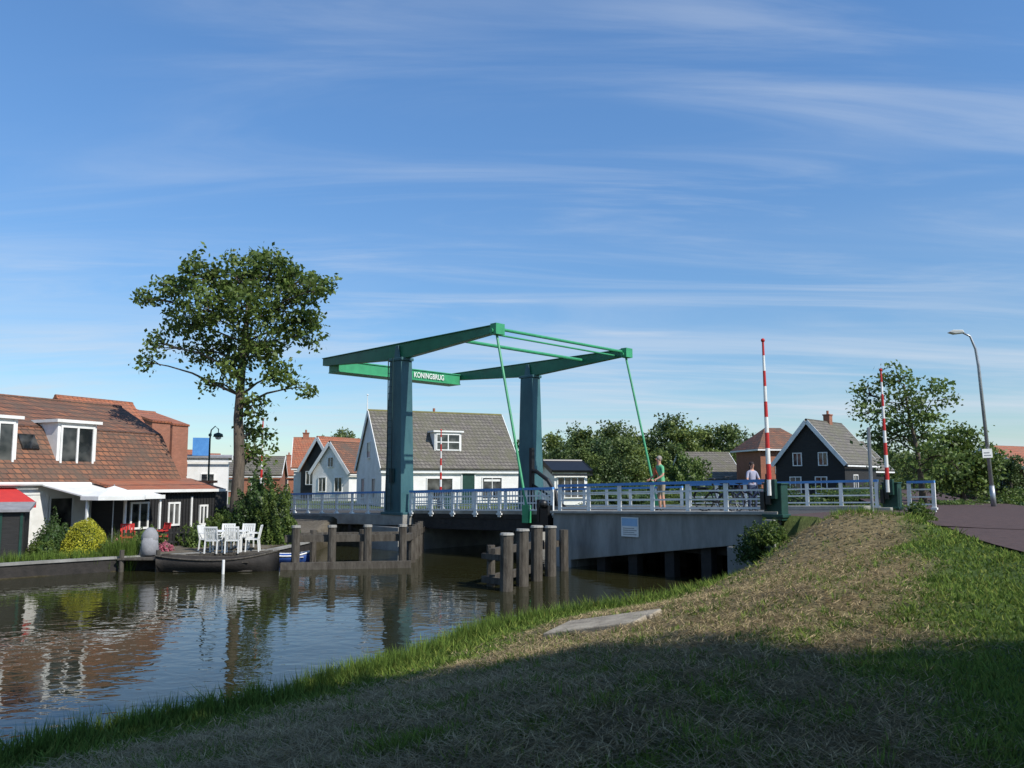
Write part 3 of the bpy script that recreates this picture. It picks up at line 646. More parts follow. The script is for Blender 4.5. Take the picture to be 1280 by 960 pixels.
def far_tree_mesh(i):
    bl=[]
    for k in range(17):
        a=random.uniform(0,6.28); rr=random.uniform(0,2.9); z=random.uniform(1.2,7.3); rr*=math.sin(min(1,(8.3-z)/4)*1.57)
        bl.append((rr*math.cos(a),rr*math.sin(a),z,random.uniform(.65,1.4)))
    lv,_=clumps(bl,17,16,.28,.5); V=leafverts(lv,.34)
    o=npmesh('crown_%d'%i,V,4,'leaffar'); return o
TL=empty('tree_line',(0,0,0)); protos=[]
for i in range(6):
    o=far_tree_mesh(i); o.parent=TL; protos.append(o)
tg=G(); tg.tube([(0,0,-.3),(0,0,2.5),(.1,0,5.5)],[.3,.22,.08],7)
trunk_me=tg.build('far_trunk','bark',TL,True)
spots=[]
def far(x,y,s,sz=None): spots.append((x,y,s,sz or s))
for u,v,y in((640,545,95),(662,530,90),(690,524,85),(715,528,92),(735,520,88),(762,517,86),(788,521,90),(752,542,70),(775,537,72),(700,546,75),(812,526,95),(835,518,92),(858,516,88),(882,524,95),(905,521,92),(930,528,96),(955,532,98),(980,540,100),(820,542,78),(795,545,74),(845,546,85),(875,548,95),(905,550,98),(730,548,68),(415,540,92),(440,533,90),(428,535,95),(1000,548,110),(1060,560,105),(1100,556,90),(1215,556,80),(1260,560,80),(1045,565,120),(1185,560,95),(1140,560,95)):
    z=3+(600-v)/1000*y; s=(z-1)/8.6; far((u-626)/1000*y,y,s*random.uniform(.75,1.2),s*random.uniform(.88,1.12))
for k in range(90):
    y=random.uniform(130,260); x=random.uniform(-1,1)*y*.85; s=random.uniform(.7,1.15); far(x,y,s*1.5,s)
for k in range(16):
    x=random.uniform(-75,-30); far(x,random.uniform(95,120),random.uniform(.5,.7))
for i,(x,y,s,sz) in enumerate(spots):
    if i<6: o=protos[i]
    else:
        o=bpy.data.objects.new('crown',protos[i%6].data); COL.objects.link(o); o.parent=TL
    o.location=(x,y,.8); o.scale=(s,s,sz); o.rotation_euler=(0,0,random.uniform(0,6.28))
    if i==0: q=trunk_me
    else: q=bpy.data.objects.new('far_trunk',trunk_me.data); COL.objects.link(q); q.parent=TL
    q.location=(x,y,.8); q.scale=(s,s,sz)
shrub('willow_shrub',(17.5,76,1.0),2.4,2.0,4.4,'leaf3',6000,.3,.25)
# shade trees standing behind the photographer
for (x,y,hh,rr,dx,dy) in ((4.6,-5.4,14,4.9,.2,1.2),(.2,-7.0,14,4.6,.4,2.2),(13.8,-5.6,14.5,5.2,-2.6,.0),(14.2,-5.8,14.3,4.8,2.2,-.4),(20.5,-6.5,14,4.8,0,0),(4.4,-12.5,13.5,5.2,0,0),(13.8,-13,14,5.4,-1,0)):
    bls=[]
    for k in range(24):
        a=random.uniform(0,6.28);q=random.uniform(.05,1)**.55*rr*.82; bls.append((dx+q*math.cos(a),dy+q*math.sin(a),hh+random.uniform(-2.2,2.2),rr*random.uniform(.3,.42)))
    tree('shade_tree',(x,y,1.4),[(0,0,-.2),(.1,0,2.5),(dx*.2,.1,6),(dx*.6,0,10),(dx,dy,hh)],bls,'leaf2',.48,11,15,.4,.34,False)
shrub('garden_bush',(-9.9,33.4,.5),1.3,1.2,2.7,'leaf2',12000,.12,.22)
shrub('garden_bush',(-8.9,32.2,.4),.75,.7,2.2,'leaf',7000,.11,.22)
shrub('garden_bush',(-11.4,33.2,.4),.8,.7,1.2,'leaf',3500,.11,.25)
shrub('yellow_shrub',(-14.3,27.9,.42),.78,.74,1.36,'leafy',10000,.055,.04)
for (x,y,a,b_,c_,lm,ls) in ((-15.7,28.2,.6,.5,.95,'leaf2',.08),(-12.7,29.3,.6,.5,.9,'leaf3',.09),(-13.3,28.4,.4,.4,.5,'flower',.06),(-12.2,31.5,.5,.5,.8,'leaf',.09),(-13.2,27.6,.45,.35,.5,'leaf3',.07),(-12.6,28.2,.35,.35,.6,'leaf',.07),(-15.2,27.0,.5,.35,.55,'leaf',.07),(-14.8,29.2,.5,.5,1.1,'leaf2',.08),(-11.4,30.6,.4,.4,.9,'leaf3',.08),(-16.1,29.2,.5,.5,1.3,'leaf2',.08),(-12.0,29.0,.3,.3,.35,'flower',.05)):
    shrub('garden_bush',(x,y,.42),a,b_,c_,lm,2600,ls,.25)
shrub('hedge',(-11.9,36.8,.6),1.8,.7,1.4,'leaf2',5000,.1,.1)
shrub('bank_bush',(*fromB(17.9,-1.2),1.35),.45,.4,.55,'leaf',2500,.07,.3)
shrub('bank_bush',(*fromB(17.3,-1.1),.85),.42,.42,.85,'leaf2',3000,.07,.3)
shrub('bank_bush',(11.0,21.3,2.0),.35,.3,.4,'leaf',1500,.07,.3)
for (x,y,a,bq,c2,lm) in ((17.5,36,1.4,.8,.5,'leaf3'),(21.5,39,1.8,1,.5,'leaf3'),(25.5,41,2.0,1,.7,'leaf'),(15.5,37,1.6,1,.4,'leaf'),(29,42,2.5,1.2,1.3,'leaf'),(33,46,3,1.5,1.8,'leaf2'),(23,52,3.5,1.5,1.2,'leaf'),(16,50,3,1.5,1.0,'leaf2'),(12,48,2.5,1.5,.9,'leaf'),(8,52,2.5,1.5,1.2,'leaf2')):
    shrub('roadside_bush',(x,y,1.5),a,bq,c2,lm,4500,.13,.3)

# ---------------------------------------------------------------- grass
N=440000
r=3.0*(42/3.0)**rng.random(N); th2=rng.uniform(R(-52),R(46),N)
x=r*np.sin(th2); y=r*np.cos(th2)
z,d,I,md,mr=terr(x,y,True)
ok=(d>.02)&(md>3.2)&(mr<.5)&((I<nearN)|(x>9)); ok&=~((x<-7)&(y>22))
slab=(np.abs((x-1.6)*.94+(y-13)*.34)<.52)&(np.abs(-(x-1.6)*.34+(y-13)*.94)<.87); ok&=~slab
st=gcol(x,y,d,I); isst=rng.random(N)<np.clip(st*1.05,0,.93)
ok&=~((~isst)&(rng.random(N)<st*.5))
x,y,z,d,I,r,isst=[a[ok] for a in(x,y,z,d,I,r,isst)]; n=len(x)
edge=np.clip(1-d/1.0,0,1); tall=np.clip(nz(x,y,2.7,3)*1.4-.2,0,1)
h=(.035+.045*rng.random(n))*(1+1.0*tall)+edge*.26*rng.random(n)
h=np.where((r>18),h*1.4,h)
w=(.0035+.0010*r)*rng.uniform(.7,1.3,n)
lean=rng.normal(size=(n,2))*.6; a=rng.uniform(0,6.28,n)
L=np.where(isst,.07+.09*rng.random(n),h)
w=np.where(isst,w*.75,w)
dx=np.where(isst,np.cos(a*1.7)*L,lean[:,0]*h); dy=np.where(isst,np.sin(a*1.7)*L,lean[:,1]*h); hz=np.where(isst,.015+.03*rng.random(n),h)
wx=np.cos(a)*w;wy=np.sin(a)*w
zb=z+np.where(isst,.01,-.01)+np.where(isst,.035*rng.random(n),0)
V=np.stack([np.stack([x-wx,y-wy,zb],-1),np.stack([x+wx,y+wy,zb],-1),np.stack([x+dx,y+dy,zb+hz],-1)],1).reshape(-1,3)
gr=np.array([.120,.185,.035])[None]*rng.uniform(.6,1.35,(n,1))+rng.random((n,1))**3*np.array([[.11,.07,.02]])
stc=np.array([.44,.345,.195])[None]*rng.uniform(.4,1.25,(n,1))*(1+.2*nz(x,y,3.7,6))[:,None]
c=np.where(isst[:,None],stc,gr); npmesh('grass',V,3,'grass',None,np.repeat(c,3,axis=0))
cl=[]
for k in range(1300):
    i=random.randint(2,nearN-2); a=poly[i];b2=poly[i+1]; t=random.random(); cl.append((a[0]+(b2[0]-a[0])*t+random.uniform(-.1,.4)*.7,a[1]+(b2[1]-a[1])*t+random.uniform(-.6,.1),random.uniform(.1,.36)))
for k in range(80): cl.append((random.uniform(-13.2,-12.3),27.1+random.uniform(-.1,.5),random.uniform(.5,.95)))
for k in range(160): t=random.random(); cl.append((-15.6+t*3,24.9+t*2.2+random.uniform(0,.5),random.uniform(.2,.45)))
for k in range(420): cl.append((random.uniform(-3,7),random.uniform(4.5,19),random.uniform(.05,.15)))
for k in range(90): cl.append((8.4+random.uniform(0,1.6),21.6-random.uniform(-.3,1.6),random.uniform(.1,.28)))
VV=[];CC=[]
cl=np.array(cl); cd,_=river(cl[:,0],cl[:,1]); cl=cl[cd>-.35]; zz=np.maximum(terr(cl[:,0],cl[:,1]),-.05)
for (cx,cy,hh),z0 in zip(cl,zz):
    k=14; a=rng.uniform(0,6.28,k); rr=rng.random(k)*.09; bx=cx+np.cos(a)*rr;by=cy+np.sin(a)*rr; hx=hh*rng.uniform(.5,1.1,k); ln=hx*rng.uniform(.1,.6,k)
    wv=.008; p=np.stack([np.stack([bx-wv*np.sin(a),by+wv*np.cos(a),np.full(k,z0)],-1),np.stack([bx+wv*np.sin(a),by-wv*np.cos(a),np.full(k,z0)],-1),np.stack([bx+np.cos(a)*ln,by+np.sin(a)*ln,z0+hx],-1)],1)
    VV.append(p.reshape(-1,3)); c=np.array([.12,.185,.035])[None]*rng.uniform(.6,1.5,(k,1)); CC.append(np.repeat(c,3,axis=0))
npmesh('bank_grass_tufts',np.concatenate(VV),3,'grass',None,np.concatenate(CC))
zq=terr(np.array([1.2,2.0,1.6,1.6,1.6]),np.array([13.0,13.0,12.4,13.6,13.0]))
S=empty('stone_slab',(1.6,13.0,float(zq[4])+.03),R(-20)); g=G(); g.box(-.5,-.01,-.85,.85,-.14,.06); g.box(.01,.5,-.8,.8,-.14,.075); g.build('slabs','slab',S,bevel=.02)
nrm=Vector((-(zq[1]-zq[0])/.8,-(zq[3]-zq[2])/1.2-.06,1)).normalized(); S.rotation_mode='QUATERNION'; S.rotation_quaternion=nrm.to_track_quat('Z','Y')@Matrix.Rotation(R(-20),3,'Z').to_quaternion()

# ---------------------------------------------------------------- street furniture
def street_lamp(name,loc,h,rz,arm=1.3):
    E=empty(name,loc,rz); g=G()
    g.tube([(0,0,-.1),(0,0,h*.8),(-.05,0,h*.9),(-.3*arm,0,h*.975),(-.75*arm,0,h)],[.09,.065,.055,.045,.04],10); g.tube([(0,0,0),(0,0,1.0)],.11,10); g.build('pole','steel',E,True)
    g=G(); g.prism([(-.65*arm,-.14,h-.04),(-.75*arm,-.16,h+.10),(-.65*arm-.5,-.13,h+.13),(-.65*arm-.65,-.1,h+.04),(-.65*arm-.4,-.1,h-.06)],(0,.3,0)); g.build('lamp_head','white',E,bevel=.03); return E
L=street_lamp('street_lamp',(22.0,36.0,1.75),8.0,R(-6),.75); L.rotation_euler=(0,R(-2.5),R(-6))
g=G(); g.box(-.30,.12,-.13,-.10,2.25,2.65); g.build('small_sign','white',L)
g=G(); g.box(-.24,.06,-.135,-.131,2.33,2.38); g.box(-.24,.0,-.135,-.131,2.45,2.50); g.build('small_sign_print','grey',L)
E=empty('heritage_lamp',(-14.9,41,.8),R(0)); g=G()
g.tube([(0,0,0),(0,0,4.3),(.05,0,4.75),(.25,0,4.95),(.42,0,4.8),(.42,0,4.6)],[.06,.045,.035,.03,.03,.02],8); g.sphere((0,0,4.5),.09,8,6); g.tube([(0,0,0),(0,0,.9)],.09,8); g.build('post','tealdk',E,True)
g=G(); g.tube([(.42,0,4.62),(.42,0,4.55),(.42,0,4.4)],[.05,.22,.25],12); g.build('shade','tealdk',E,True); g=G(); g.sphere((.42,0,4.36),(.16,.16,.1),10,6); g.build('bulb_glass','white',E)
E=empty('grey_sign_board',(12.7,27.6,1.9),R(-21)); g=G(); g.box(-.04,.04,-.3,.3,.9,2.9); g.build('panel','grey',E,bevel=.01); g=G(); g.tube([(-.0,-.27,-.3),(0,-.27,.9)],.035,8); g.tube([(0,.27,-.3),(0,.27,.9)],.035,8); g.build('legs','steel',E)
def bicycle(name,loc,rz,col='black',lean=0):
    E=empty(name,loc,rz); E.rotation_euler=(R(lean),0,rz)
    g=G()
    for x in(-.53,.53):
        g.tube([(x+.335*math.cos(a),0,.34+.335*math.sin(a)) for a in np.linspace(0,2*math.pi,25)[:-1]],.019,6,True)
    g.sphere((-.2,0,.98),(.14,.08,.04),10,6); g.tube([(.33,-.28,1.02),(.40,-.2,1.06),(.40,.2,1.06),(.33,.28,1.02)],.014,6)
    g.build('tyres_saddle_grips','black',E,True)
    g=G(); r_=.018
    bb=(-.08,0,.3); seat=(-.19,0,.95); head=(.36,0,.88); hd2=(.39,0,.72)
    for a,b3 in((bb,seat),(bb,hd2),((-.15,0,.62),head),(seat,(-.2,0,.8)),((-.53,.05,.34),bb),((-.53,-.05,.34),bb),((-.53,.05,.34),(-.15,.02,.7)),((-.53,-.05,.34),(-.15,-.02,.7)),((.53,.05,.34),hd2),((.53,-.05,.34),hd2),(head,hd2),(head,(.36,0,1.06))): g.tube([a,b3],r_,6)
    g.tube([(-.08,-.1,.3),(-.0,-.1,.16)],.012,5); g.tube([(-.08,.1,.3),(-.16,.1,.44)],.012,5); g.tube([(-.08,-.1,.3),(-.08,.1,.3)],.03,8)
    g.box(-.78,-.3,-.07,.07,.72,.74)
    for x in(-.53,.53):
        arc=[(x+.365*math.cos(a),0,.34+.365*math.sin(a)) for a in np.linspace(.5,2.9,9)]; g.tube(arc,.02,5)
    g.build('frame',col,E)
    g=G()
    for x in(-.53,.53):
        for a in np.linspace(0,math.pi,9)[:-1]: g.tube([(x+.32*math.cos(a),0,.34+.32*math.sin(a)),(x-.32*math.cos(a),0,.34-.32*math.sin(a))],.003,3)
        g.tube([(x,-.04,.34),(x,.04,.34)],.03,8)
    g.build('spokes_hubs','steel',E); return E
def onB(s,c,dzz=0): x,y=fromB(s,c); return (x,y,dz(s)+dzz)
bicycle('bicycle',onB(15.4,.45,.13),ang,'black',4); bicycle('bicycle',onB(15.5,1.9,.012),ang+.3,'denim',3); bicycle('bicycle',onB(14.3,3.0,.012),ang+R(8),'black')

# ---------------------------------------------------------------- people
def person(name,loc,rz,h,arms,legs,top,bottom,shorts,hair,hairlong=False,fem=False,lean=0,headturn=0):
    E=empty(name,loc,rz); k=h/1.78
    sw=.165 if fem else .185
    J={'pel':((0,0,.95),(.15,.11)),'wa':((0,-.0-lean*.3,1.1),(.125 if fem else .14,.10)),'ch':((0,-lean*.7,1.29),(.155,.12)),'uc':((0,-lean,1.42),(.12,.09)),
       'nk':((0,-lean-.01,1.51),(.052,.055)),'hb':((0,-lean-.025,1.585),(.062,.075)),'hm':((0,-lean-.02,1.665),(.078,.098)),'ht':((0,-lean-.01,1.735),(.058,.07))}
    Ed=[('pel','wa'),('wa','ch'),('ch','uc'),('uc','nk'),('nk','hb'),('hb','hm'),('hm','ht')]
    for sgn,nm in((1,'l'),(-1,'r')):
        el,wr,hn=arms[nm]; kn,an=legs[nm]
        J['sh'+nm]=((sgn*sw,-lean,1.40),(.062,.06)); J['el'+nm]=((el[0],el[1]-lean,el[2]),(.043,.043)); J['wr'+nm]=((wr[0],wr[1]-lean,wr[2]),(.027,.030)); J['hn'+nm]=((hn[0],hn[1]-lean,hn[2]),(.036,.022))
        J['hp'+nm]=((sgn*.09,0,.88),(.098,.1)); J['kn'+nm]=(kn,(.058,.06)); J['cf'+nm]=(tuple(kn[i]*.65+an[i]*.35 for i in range(3)),(.057,.06)); J['an'+nm]=(an,(.036,.04)); J['to'+nm]=((an[0]+sgn*.02,an[1]-.17,an[2]-.05),(.042,.03))
        Ed+=[('uc','sh'+nm),('sh'+nm,'el'+nm),('el'+nm,'wr'+nm),('wr'+nm,'hn'+nm),('pel','hp'+nm),('hp'+nm,'kn'+nm),('kn'+nm,'cf'+nm),('cf'+nm,'an'+nm),('an'+nm,'to'+nm)]
    keys=list(J); me=bpy.data.meshes.new('body'); me.from_pydata([tuple(c*k for c in J[q][0]) for q in keys],[(keys.index(a),keys.index(b)) for a,b in Ed],[])
    o=bpy.data.objects.new('body',me); COL.objects.link(o)
    sk=o.modifiers.new('skin','SKIN'); sk.use_smooth_shade=True
    for i,q in enumerate(keys):
        sv=me.skin_vertices[0].data[i]; sv.radius=(J[q][1][0]*k,J[q][1][1]*k); sv.use_root=(q=='pel')
    ss=o.modifiers.new('sub','SUBSURF'); ss.levels=2; ss.render_levels=2
    bpy.context.view_layer.update(); dg=bpy.context.evaluated_depsgraph_get()
    nm_=bpy.data.meshes.new_from_object(o.evaluated_get(dg)); bpy.data.objects.remove(o); o=bpy.data.objects.new('body',nm_); COL.objects.link(o); o.parent=E
    nm_.materials.clear()
    for mm in('skin',top,bottom,'black'): nm_.materials.append(M[mm])
    P=[(np.array(J[a][0])*k,np.array(J[b][0])*k,a,b) for a,b in Ed]
    for pg in nm_.polygons:
        c=np.array(pg.center); best=(9,0,0,0)
        for a,b,na,nb in P:
            ab=b-a; t=np.clip((c-a)@ab/(ab@ab),0,1); d=np.linalg.norm(c-a-t*ab)
            if d<best[0]: best=(d,na,nb,t)
        _,na,nb,t=best; mi=0
        if na in('pel','wa','ch') or (na=='uc' and nb!='nk'): mi=1
        if na=='uc' and nb=='nk': mi=1 if t<.5 else 0
        if na[:2]=='sh': mi=1 if t<.75 else 0
        if c[2]<.97*k and (na[:2] in('pe','hp') or (na=='pel')) : mi=2
        if na[:2]=='hp': mi=2
        if na[:2] in('kn','cf'): mi=0 if shorts else 2
        if na[:2]=='kn' and shorts and t<.02: mi=2
        if na[:2]=='an': mi=3
        pg.material_index=mi
    hx,hy,hz=[c*k for c in J['hm'][0]]
    g=G(); g.prism([(hx-.014,hy-.088*k,hz-.03),(hx+.014,hy-.088*k,hz-.03),(hx+.006,hy-.09*k,hz+.02),(hx-.006,hy-.09*k,hz+.02)],(0,-.022,0))
    for sx in(-1,1): g.sphere((hx+sx*.08*k,hy,hz-.01),(.012,.02,.032),6,5)
    g.build('nose_and_ears','skin',E,True)
    g=G()
    for sx in(-1,1): g.sphere((hx+sx*.03*k,hy-.088*k,hz+.012),(.011,.008,.008),8,5)
    g.build('eyes','black',E); g=G(); g.box(hx-.022,hx+.022,hy-.094*k,hy-.084*k,hz-.062,hz-.054); g.build('mouth','orange',E)
    g=G(); g.sphere((hx,hy+.018*k,hz+.022*k),(.089*k,.10*k,.098*k),14,10,.03)
    if hairlong: g.sphere((hx,hy+.07*k,hz-.07),(.07,.045,.12),10,7,.05)
    g.build('hair',hair,E,True)
    for nm,sgn in(('l',1),('r',-1)):
        wr=Vector(J['wr'+nm][0])*k; hn=Vector(J['hn'+nm][0])*k; t=(hn-wr).normalized(); sd=t.cross(Vector((0,1,0)))
        if sd.length<.2: sd=t.cross(Vector((1,0,0)))
        sd.normalize(); cu_=t.cross(sd).normalized()
        g=G()
        for i,ln in enumerate((.060,.072,.067,.052)):
            p=hn+t*.015+sd*(i-1.5)*.019; a=p+t*ln*.5+cu_*.006; b3=a+t*ln*.35+cu_*.02; c3=b3+t*ln*.1+cu_*.022; g.tube([p,a,b3,c3],[.0095,.009,.008,.006],6)
        p=wr+t*.03+sd*.03; g.tube([p,p+t*.03+sd*.022,p+t*.06+sd*.026+cu_*.008],[.011,.010,.007],6)
        g.build('fingers_'+nm,'skin',E,True)
    return E
L0={'l':((.11,-.03,.50),(.12,.02,.09)),'r':((-.11,-.02,.50),(-.13,.02,.09))}
P1=person('man_in_green_shirt',onB(13.2,.62,.13),ang+R(-25),1.8,
  {'l':((.27,-.04,1.14),(.20,-.24,1.02),(.17,-.31,.99)),'r':((-.27,-.05,1.14),(-.2,-.24,1.02),(-.16,-.31,.99))},L0,'shirtg','khaki',True,'hairg',lean=.06)
g=G(); g.box(-.24,-.12,-.16,.14,1.18,1.40); g.tube([(.14,-.17,1.1),(.02,-.20,1.28),(-.12,-.15,1.43),(-.13,.08,1.42)],.022,6); g.build('shoulder_bag','orange',P1,bevel=.03)
P2=person('cyclist_woman',onB(14.9,3.45,.01),ang+R(60),1.7,
  {'l':((.24,-.08,1.14),(.22,-.30,1.05),(.22,-.38,1.04)),'r':((-.24,-.08,1.14),(-.2,-.3,1.05),(-.2,-.38,1.04))},L0,'lilac','denim',False,'hair',True,True)

# ---------------------------------------------------------------- boats, dock, garden things
def boat(name,loc,rz,L,W,Hh,hull,inner):
    E=empty(name,loc,rz); n=13; g=G(); secs=[]
    for i in range(n):
        t=i/(n-1); x=(t-.5)*L; w=W/2*math.sin(math.pi*(.12+.80*t))**.6*(1 if t<.7 else max(.03,1-((t-.7)/.3)**2)); sh=Hh*(.78+.5*(2*t-1)**2*(1 if t>.5 else .5))
        secs.append([(x,-w,sh),(x,-w*.92,sh*.45),(x,-w*.5,-.1),(x,0,-.16),(x,w*.5,-.1),(x,w*.92,sh*.45),(x,w,sh)])
    v=[p for s in secs for p in s]; f=[]
    for i in range(n-1):
        for k in range(6): f.append((i*7+k,i*7+k+1,(i+1)*7+k+1,(i+1)*7+k))
    f.append(tuple(range(7))); f.append(tuple((n-1)*7+k for k in range(7))[::-1])
    g.add(v,f); o=g.build('hull',hull,E,True); so=o.modifiers.new('s','SOLIDIFY'); so.thickness=.03
    g=G(); g.tube([s[0] for s in secs],.03,6); g.tube([s[6] for s in secs],.03,6)
    for t in(.3,.55,.75): x=(t-.5)*L; g.box(x-.1,x+.1,-W*.42,W*.42,Hh*.6,Hh*.66)
    g.build('gunwale_and_thwarts',inner,E)
    g=G(); g.box(-L*.35,L*.3,-W*.3,W*.3,.0,.04); g.build('floor_boards','wood',E); return E
boat('rowing_boat',(-9.35,27.0,.02),R(3),3.9,1.3,.50,'wooddk','wood')
boat('blue_boat',(-7.75,29.6,.02),R(10),1.9,1.0,.34,'bluehull','white')
E=empty('wooden_dock',(0,0,0)); g=G()
for k in range(16): x0=-10.9+k*.16; g.box(x0,x0+.145,28.1+.02*k,30.0,.40,.46)
for x in(-10.8,-9.7,-8.55):
    for y in(28.3,29.8): g.tube([(x,y,-1),(x,y,.40)],.08,8)
g.box(-12.6,-11.2,26.7,28.2,.38,.44)
for x in(-12.5,-11.3): g.tube([(x,26.8,-1),(x,26.8,.7)],.08,8)
g.build('planks','wood',E)
def chair(name,loc,rz,mat):
    E=empty(name,loc,rz); g=G()
    for x in(-.22,.22):
        g.beam((x,-.22,0),(x,-.2,.44),.04,.04); g.beam((x,.24,0),(x,.2,.44),.04,.04); g.beam((x,.2,.44),(x,.3,.9),.04,.04); g.beam((x,-.22,.64),(x,.25,.66),.05,.03); g.beam((x,-.2,.44),(x,-.2,.64),.03,.03)
    g.box(-.23,.23,-.24,.22,.42,.46)
    for k in range(6): xx=-.19+.076*k; g.beam((xx,.2,.47),(xx,.3,.88),.055,.015)
    g.beam((-.24,.3,.9),(.24,.3,.9),.03,.06); g.build('frame',mat,E); return E
for x,y,rz in((-10.5,29.1,80),(-8.9,29.1,-80),(-10.1,29.85,5),(-9.4,29.85,-5),(-10.05,28.4,175),(-9.4,28.45,190)): chair('white_garden_chair',(x,y,.46),R(rz),'white')
E=empty('white_garden_table',(-9.72,29.1,.46)); g=G(); g.box(-.6,.6,-.35,.35,.70,.74)
for x in(-.5,.5):
    for y in(-.28,.28): g.beam((x,y,0),(x,y,.7),.05,.05)
g.build('table','white',E,bevel=.005)
chair('red_garden_chair',(-13.9,30.2,.44),R(30),'redcl'); chair('red_garden_chair',(-13.0,30.9,.44),R(-40),'redcl')
E=empty('covered_barbecue',(-11.9,27.5,.44)); g=G(); g.sphere((0,0,.62),(.27,.24,.34),12,9,.06); g.tube([(0,0,.05),(0,0,.35),(0,0,.62)],[.33,.28,.25],12); g.build('cover','canvas',E,True); g=G(); g.tube([(-.15,0,0),(-.12,0,.3)],.02,5); g.tube([(.15,0,0),(.12,0,.3)],.02,5); g.build('legs','black',E)
E=empty('white_mooring_post',(-8.9,27.6,0))
g=G(); g.tube([(0,-1.5,-1),(0,-1.5,.45)],.045,8); g.build('post','white',E)
E=empty('quay_wall',(0,0,0)); g=G(); q=[(-8.0,34),(-8.3,31),(-8.5,29.6),(-10.7,28.4),(-12.2,27.3),(-13,26.8),(-14.6,25.4),(-15.4,24.6),(-22,18),(-60,-14)]
for a,b3 in zip(q[:-1],q[1:]): g.beam((*a,-.35),(*b3,-.35),.14,1.5)
g.build('sheet_piling','wooddk',E); g=G()
for a,b3 in zip(q[:-1],q[1:]): g.beam((*a,.44),(*b3,.44),.24,.08)
g.build('capping','concdk',E)
E=empty('picket_fence',(0,0,0)); g=G()
for k in range(34): x=-15.9+k*.16; y=29.5+k*.07; g.box(x,x+.08,y,y+.02,.45,1.15)
g.beam((-15.9,29.53,.65),(-10.4,31.9,.65),.03,.06); g.beam((-15.9,29.53,1.0),(-10.4,31.9,1.0),.03,.06); g.build('pickets','blackwood',E)

# ---------------------------------------------------------------- light, sky, camera
el=R(43); S=Vector((.75,-.66,0)).normalized(); sd=Vector((S.x*math.cos(el),S.y*math.cos(el),math.sin(el)))
sun=bpy.data.lights.new('sun','SUN'); sun.energy=5.0; sun.angle=R(.53); sun.color=(1,.955,.88)
so=bpy.data.objects.new('sun',sun); COL.objects.link(so); so.rotation_euler=(-sd).to_track_quat('-Z','Y').to_euler(); so.location=(30,-30,40)
w=bpy.data.worlds.new('World'); sc.world=w; w.use_nodes=True; n=w.node_tree; bg=n.nodes['Background']
sky=n.nodes.new('ShaderNodeTexSky'); sky.sky_type='NISHITA'; sky.sun_disc=False; sky.sun_elevation=el; sky.sun_rotation=math.atan2(S.x,S.y); sky.air_density=1.0; sky.dust_density=.3; sky.ozone_density=2.5
tc=n.nodes.new('ShaderNodeTexCoord'); sp=n.nodes.new('ShaderNodeSeparateXYZ'); lk(n,tc.outputs['Generated'],sp.inputs[0])
def mth(op,a,b2=None):
    q=n.nodes.new('ShaderNodeMath'); q.operation=op
    for i,v in enumerate((a,b2)):
        if v is None: continue
        if isinstance(v,(int,float)): q.inputs[i].default_value=v
        else: lk(n,v,q.inputs[i])
    return q.outputs[0]
def mrg(src,a0,a1,b0,b1):
    q=n.nodes.new('ShaderNodeMapRange'); q.interpolation_type='SMOOTHSTEP'; lk(n,src,q.inputs[0]); q.inputs[1].default_value=a0; q.inputs[2].default_value=a1; q.inputs[3].default_value=b0; q.inputs[4].default_value=b1; return q.outputs[0]
hs=n.nodes.new('ShaderNodeHueSaturation'); hs.inputs['Saturation'].default_value=1.12; lk(n,mrg(sp.outputs[2],0,.55,.76,1.16),hs.inputs['Value']); lk(n,sky.outputs[0],hs.inputs['Color'])
tint=n.nodes.new('ShaderNodeVectorMath'); tint.operation='MULTIPLY'; lk(n,hs.outputs[0],tint.inputs[0]); tint.inputs[1].default_value=(.90,1.03,1.12)
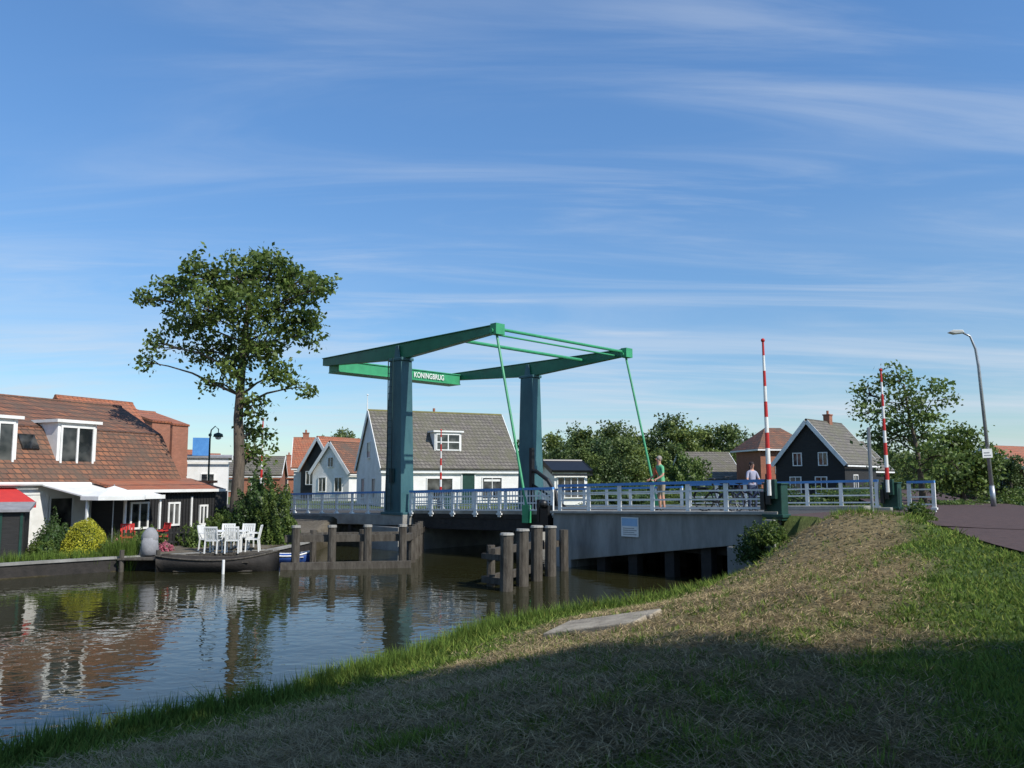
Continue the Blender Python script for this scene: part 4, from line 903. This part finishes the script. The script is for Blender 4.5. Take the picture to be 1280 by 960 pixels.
zz_=mth('ADD',mth('MAXIMUM',sp.outputs[2],0),.12); cb=n.nodes.new('ShaderNodeCombineXYZ'); lk(n,mth('DIVIDE',sp.outputs[0],zz_),cb.inputs[0]); lk(n,mth('DIVIDE',sp.outputs[1],zz_),cb.inputs[1])
def cn(rot,scl,sc_,det,dist,lo,hi,off=(0,0,0)):
    mp=n.nodes.new('ShaderNodeMapping'); mp.inputs['Rotation'].default_value=(0,0,rot); mp.inputs['Scale'].default_value=scl; mp.inputs['Location'].default_value=off; lk(n,cb.outputs[0],mp.inputs[0])
    a=n.nodes.new('ShaderNodeTexNoise'); a.inputs['Scale'].default_value=sc_; a.inputs['Detail'].default_value=det; a.inputs['Distortion'].default_value=dist; a.inputs['Roughness'].default_value=.6; lk(n,mp.outputs[0],a.inputs[0])
    return mrg(a.outputs['Fac'],lo,hi,0,1)
c1=cn(R(38),(.5,2.6,1),1.0,9,1.3,.42,.80,(1.3,.4,0)); c2=cn(R(10),(.5,.9,1),.5,3,.3,.34,.60,(3.1,2.2,0)); c3=cn(R(-8),(.4,1.8,1),.8,8,.8,.38,.72,(5,1,0))
fac=mth('MULTIPLY',mth('MULTIPLY',c1,c2),.48)
lowm=mrg(sp.outputs[2],.08,.34,1,0)
fac=mth('MINIMUM',mth('ADD',fac,mth('MULTIPLY',mth('MULTIPLY',c3,lowm),.60)),.8)
mx=n.nodes.new('ShaderNodeMixRGB'); lk(n,fac,mx.inputs[0]); lk(n,tint.outputs[0],mx.inputs[1]); mx.inputs[2].default_value=(4.6,5.1,5.8,1)
lk(n,mx.outputs[0],bg.inputs['Color']); bg.inputs['Strength'].default_value=.145
cam=bpy.data.cameras.new('camera'); co=bpy.data.objects.new('camera',cam); COL.objects.link(co); sc.camera=co
co.location=(0,0,3.0); co.rotation_euler=(R(96),0,0); cam.lens=28.125; cam.sensor_width=36; cam.shift_x=.011; cam.shift_y=.0117; cam.clip_end=6000; cam.clip_start=.05
sc.view_settings.view_transform='Standard'; sc.view_settings.look='None'; sc.view_settings.exposure=0
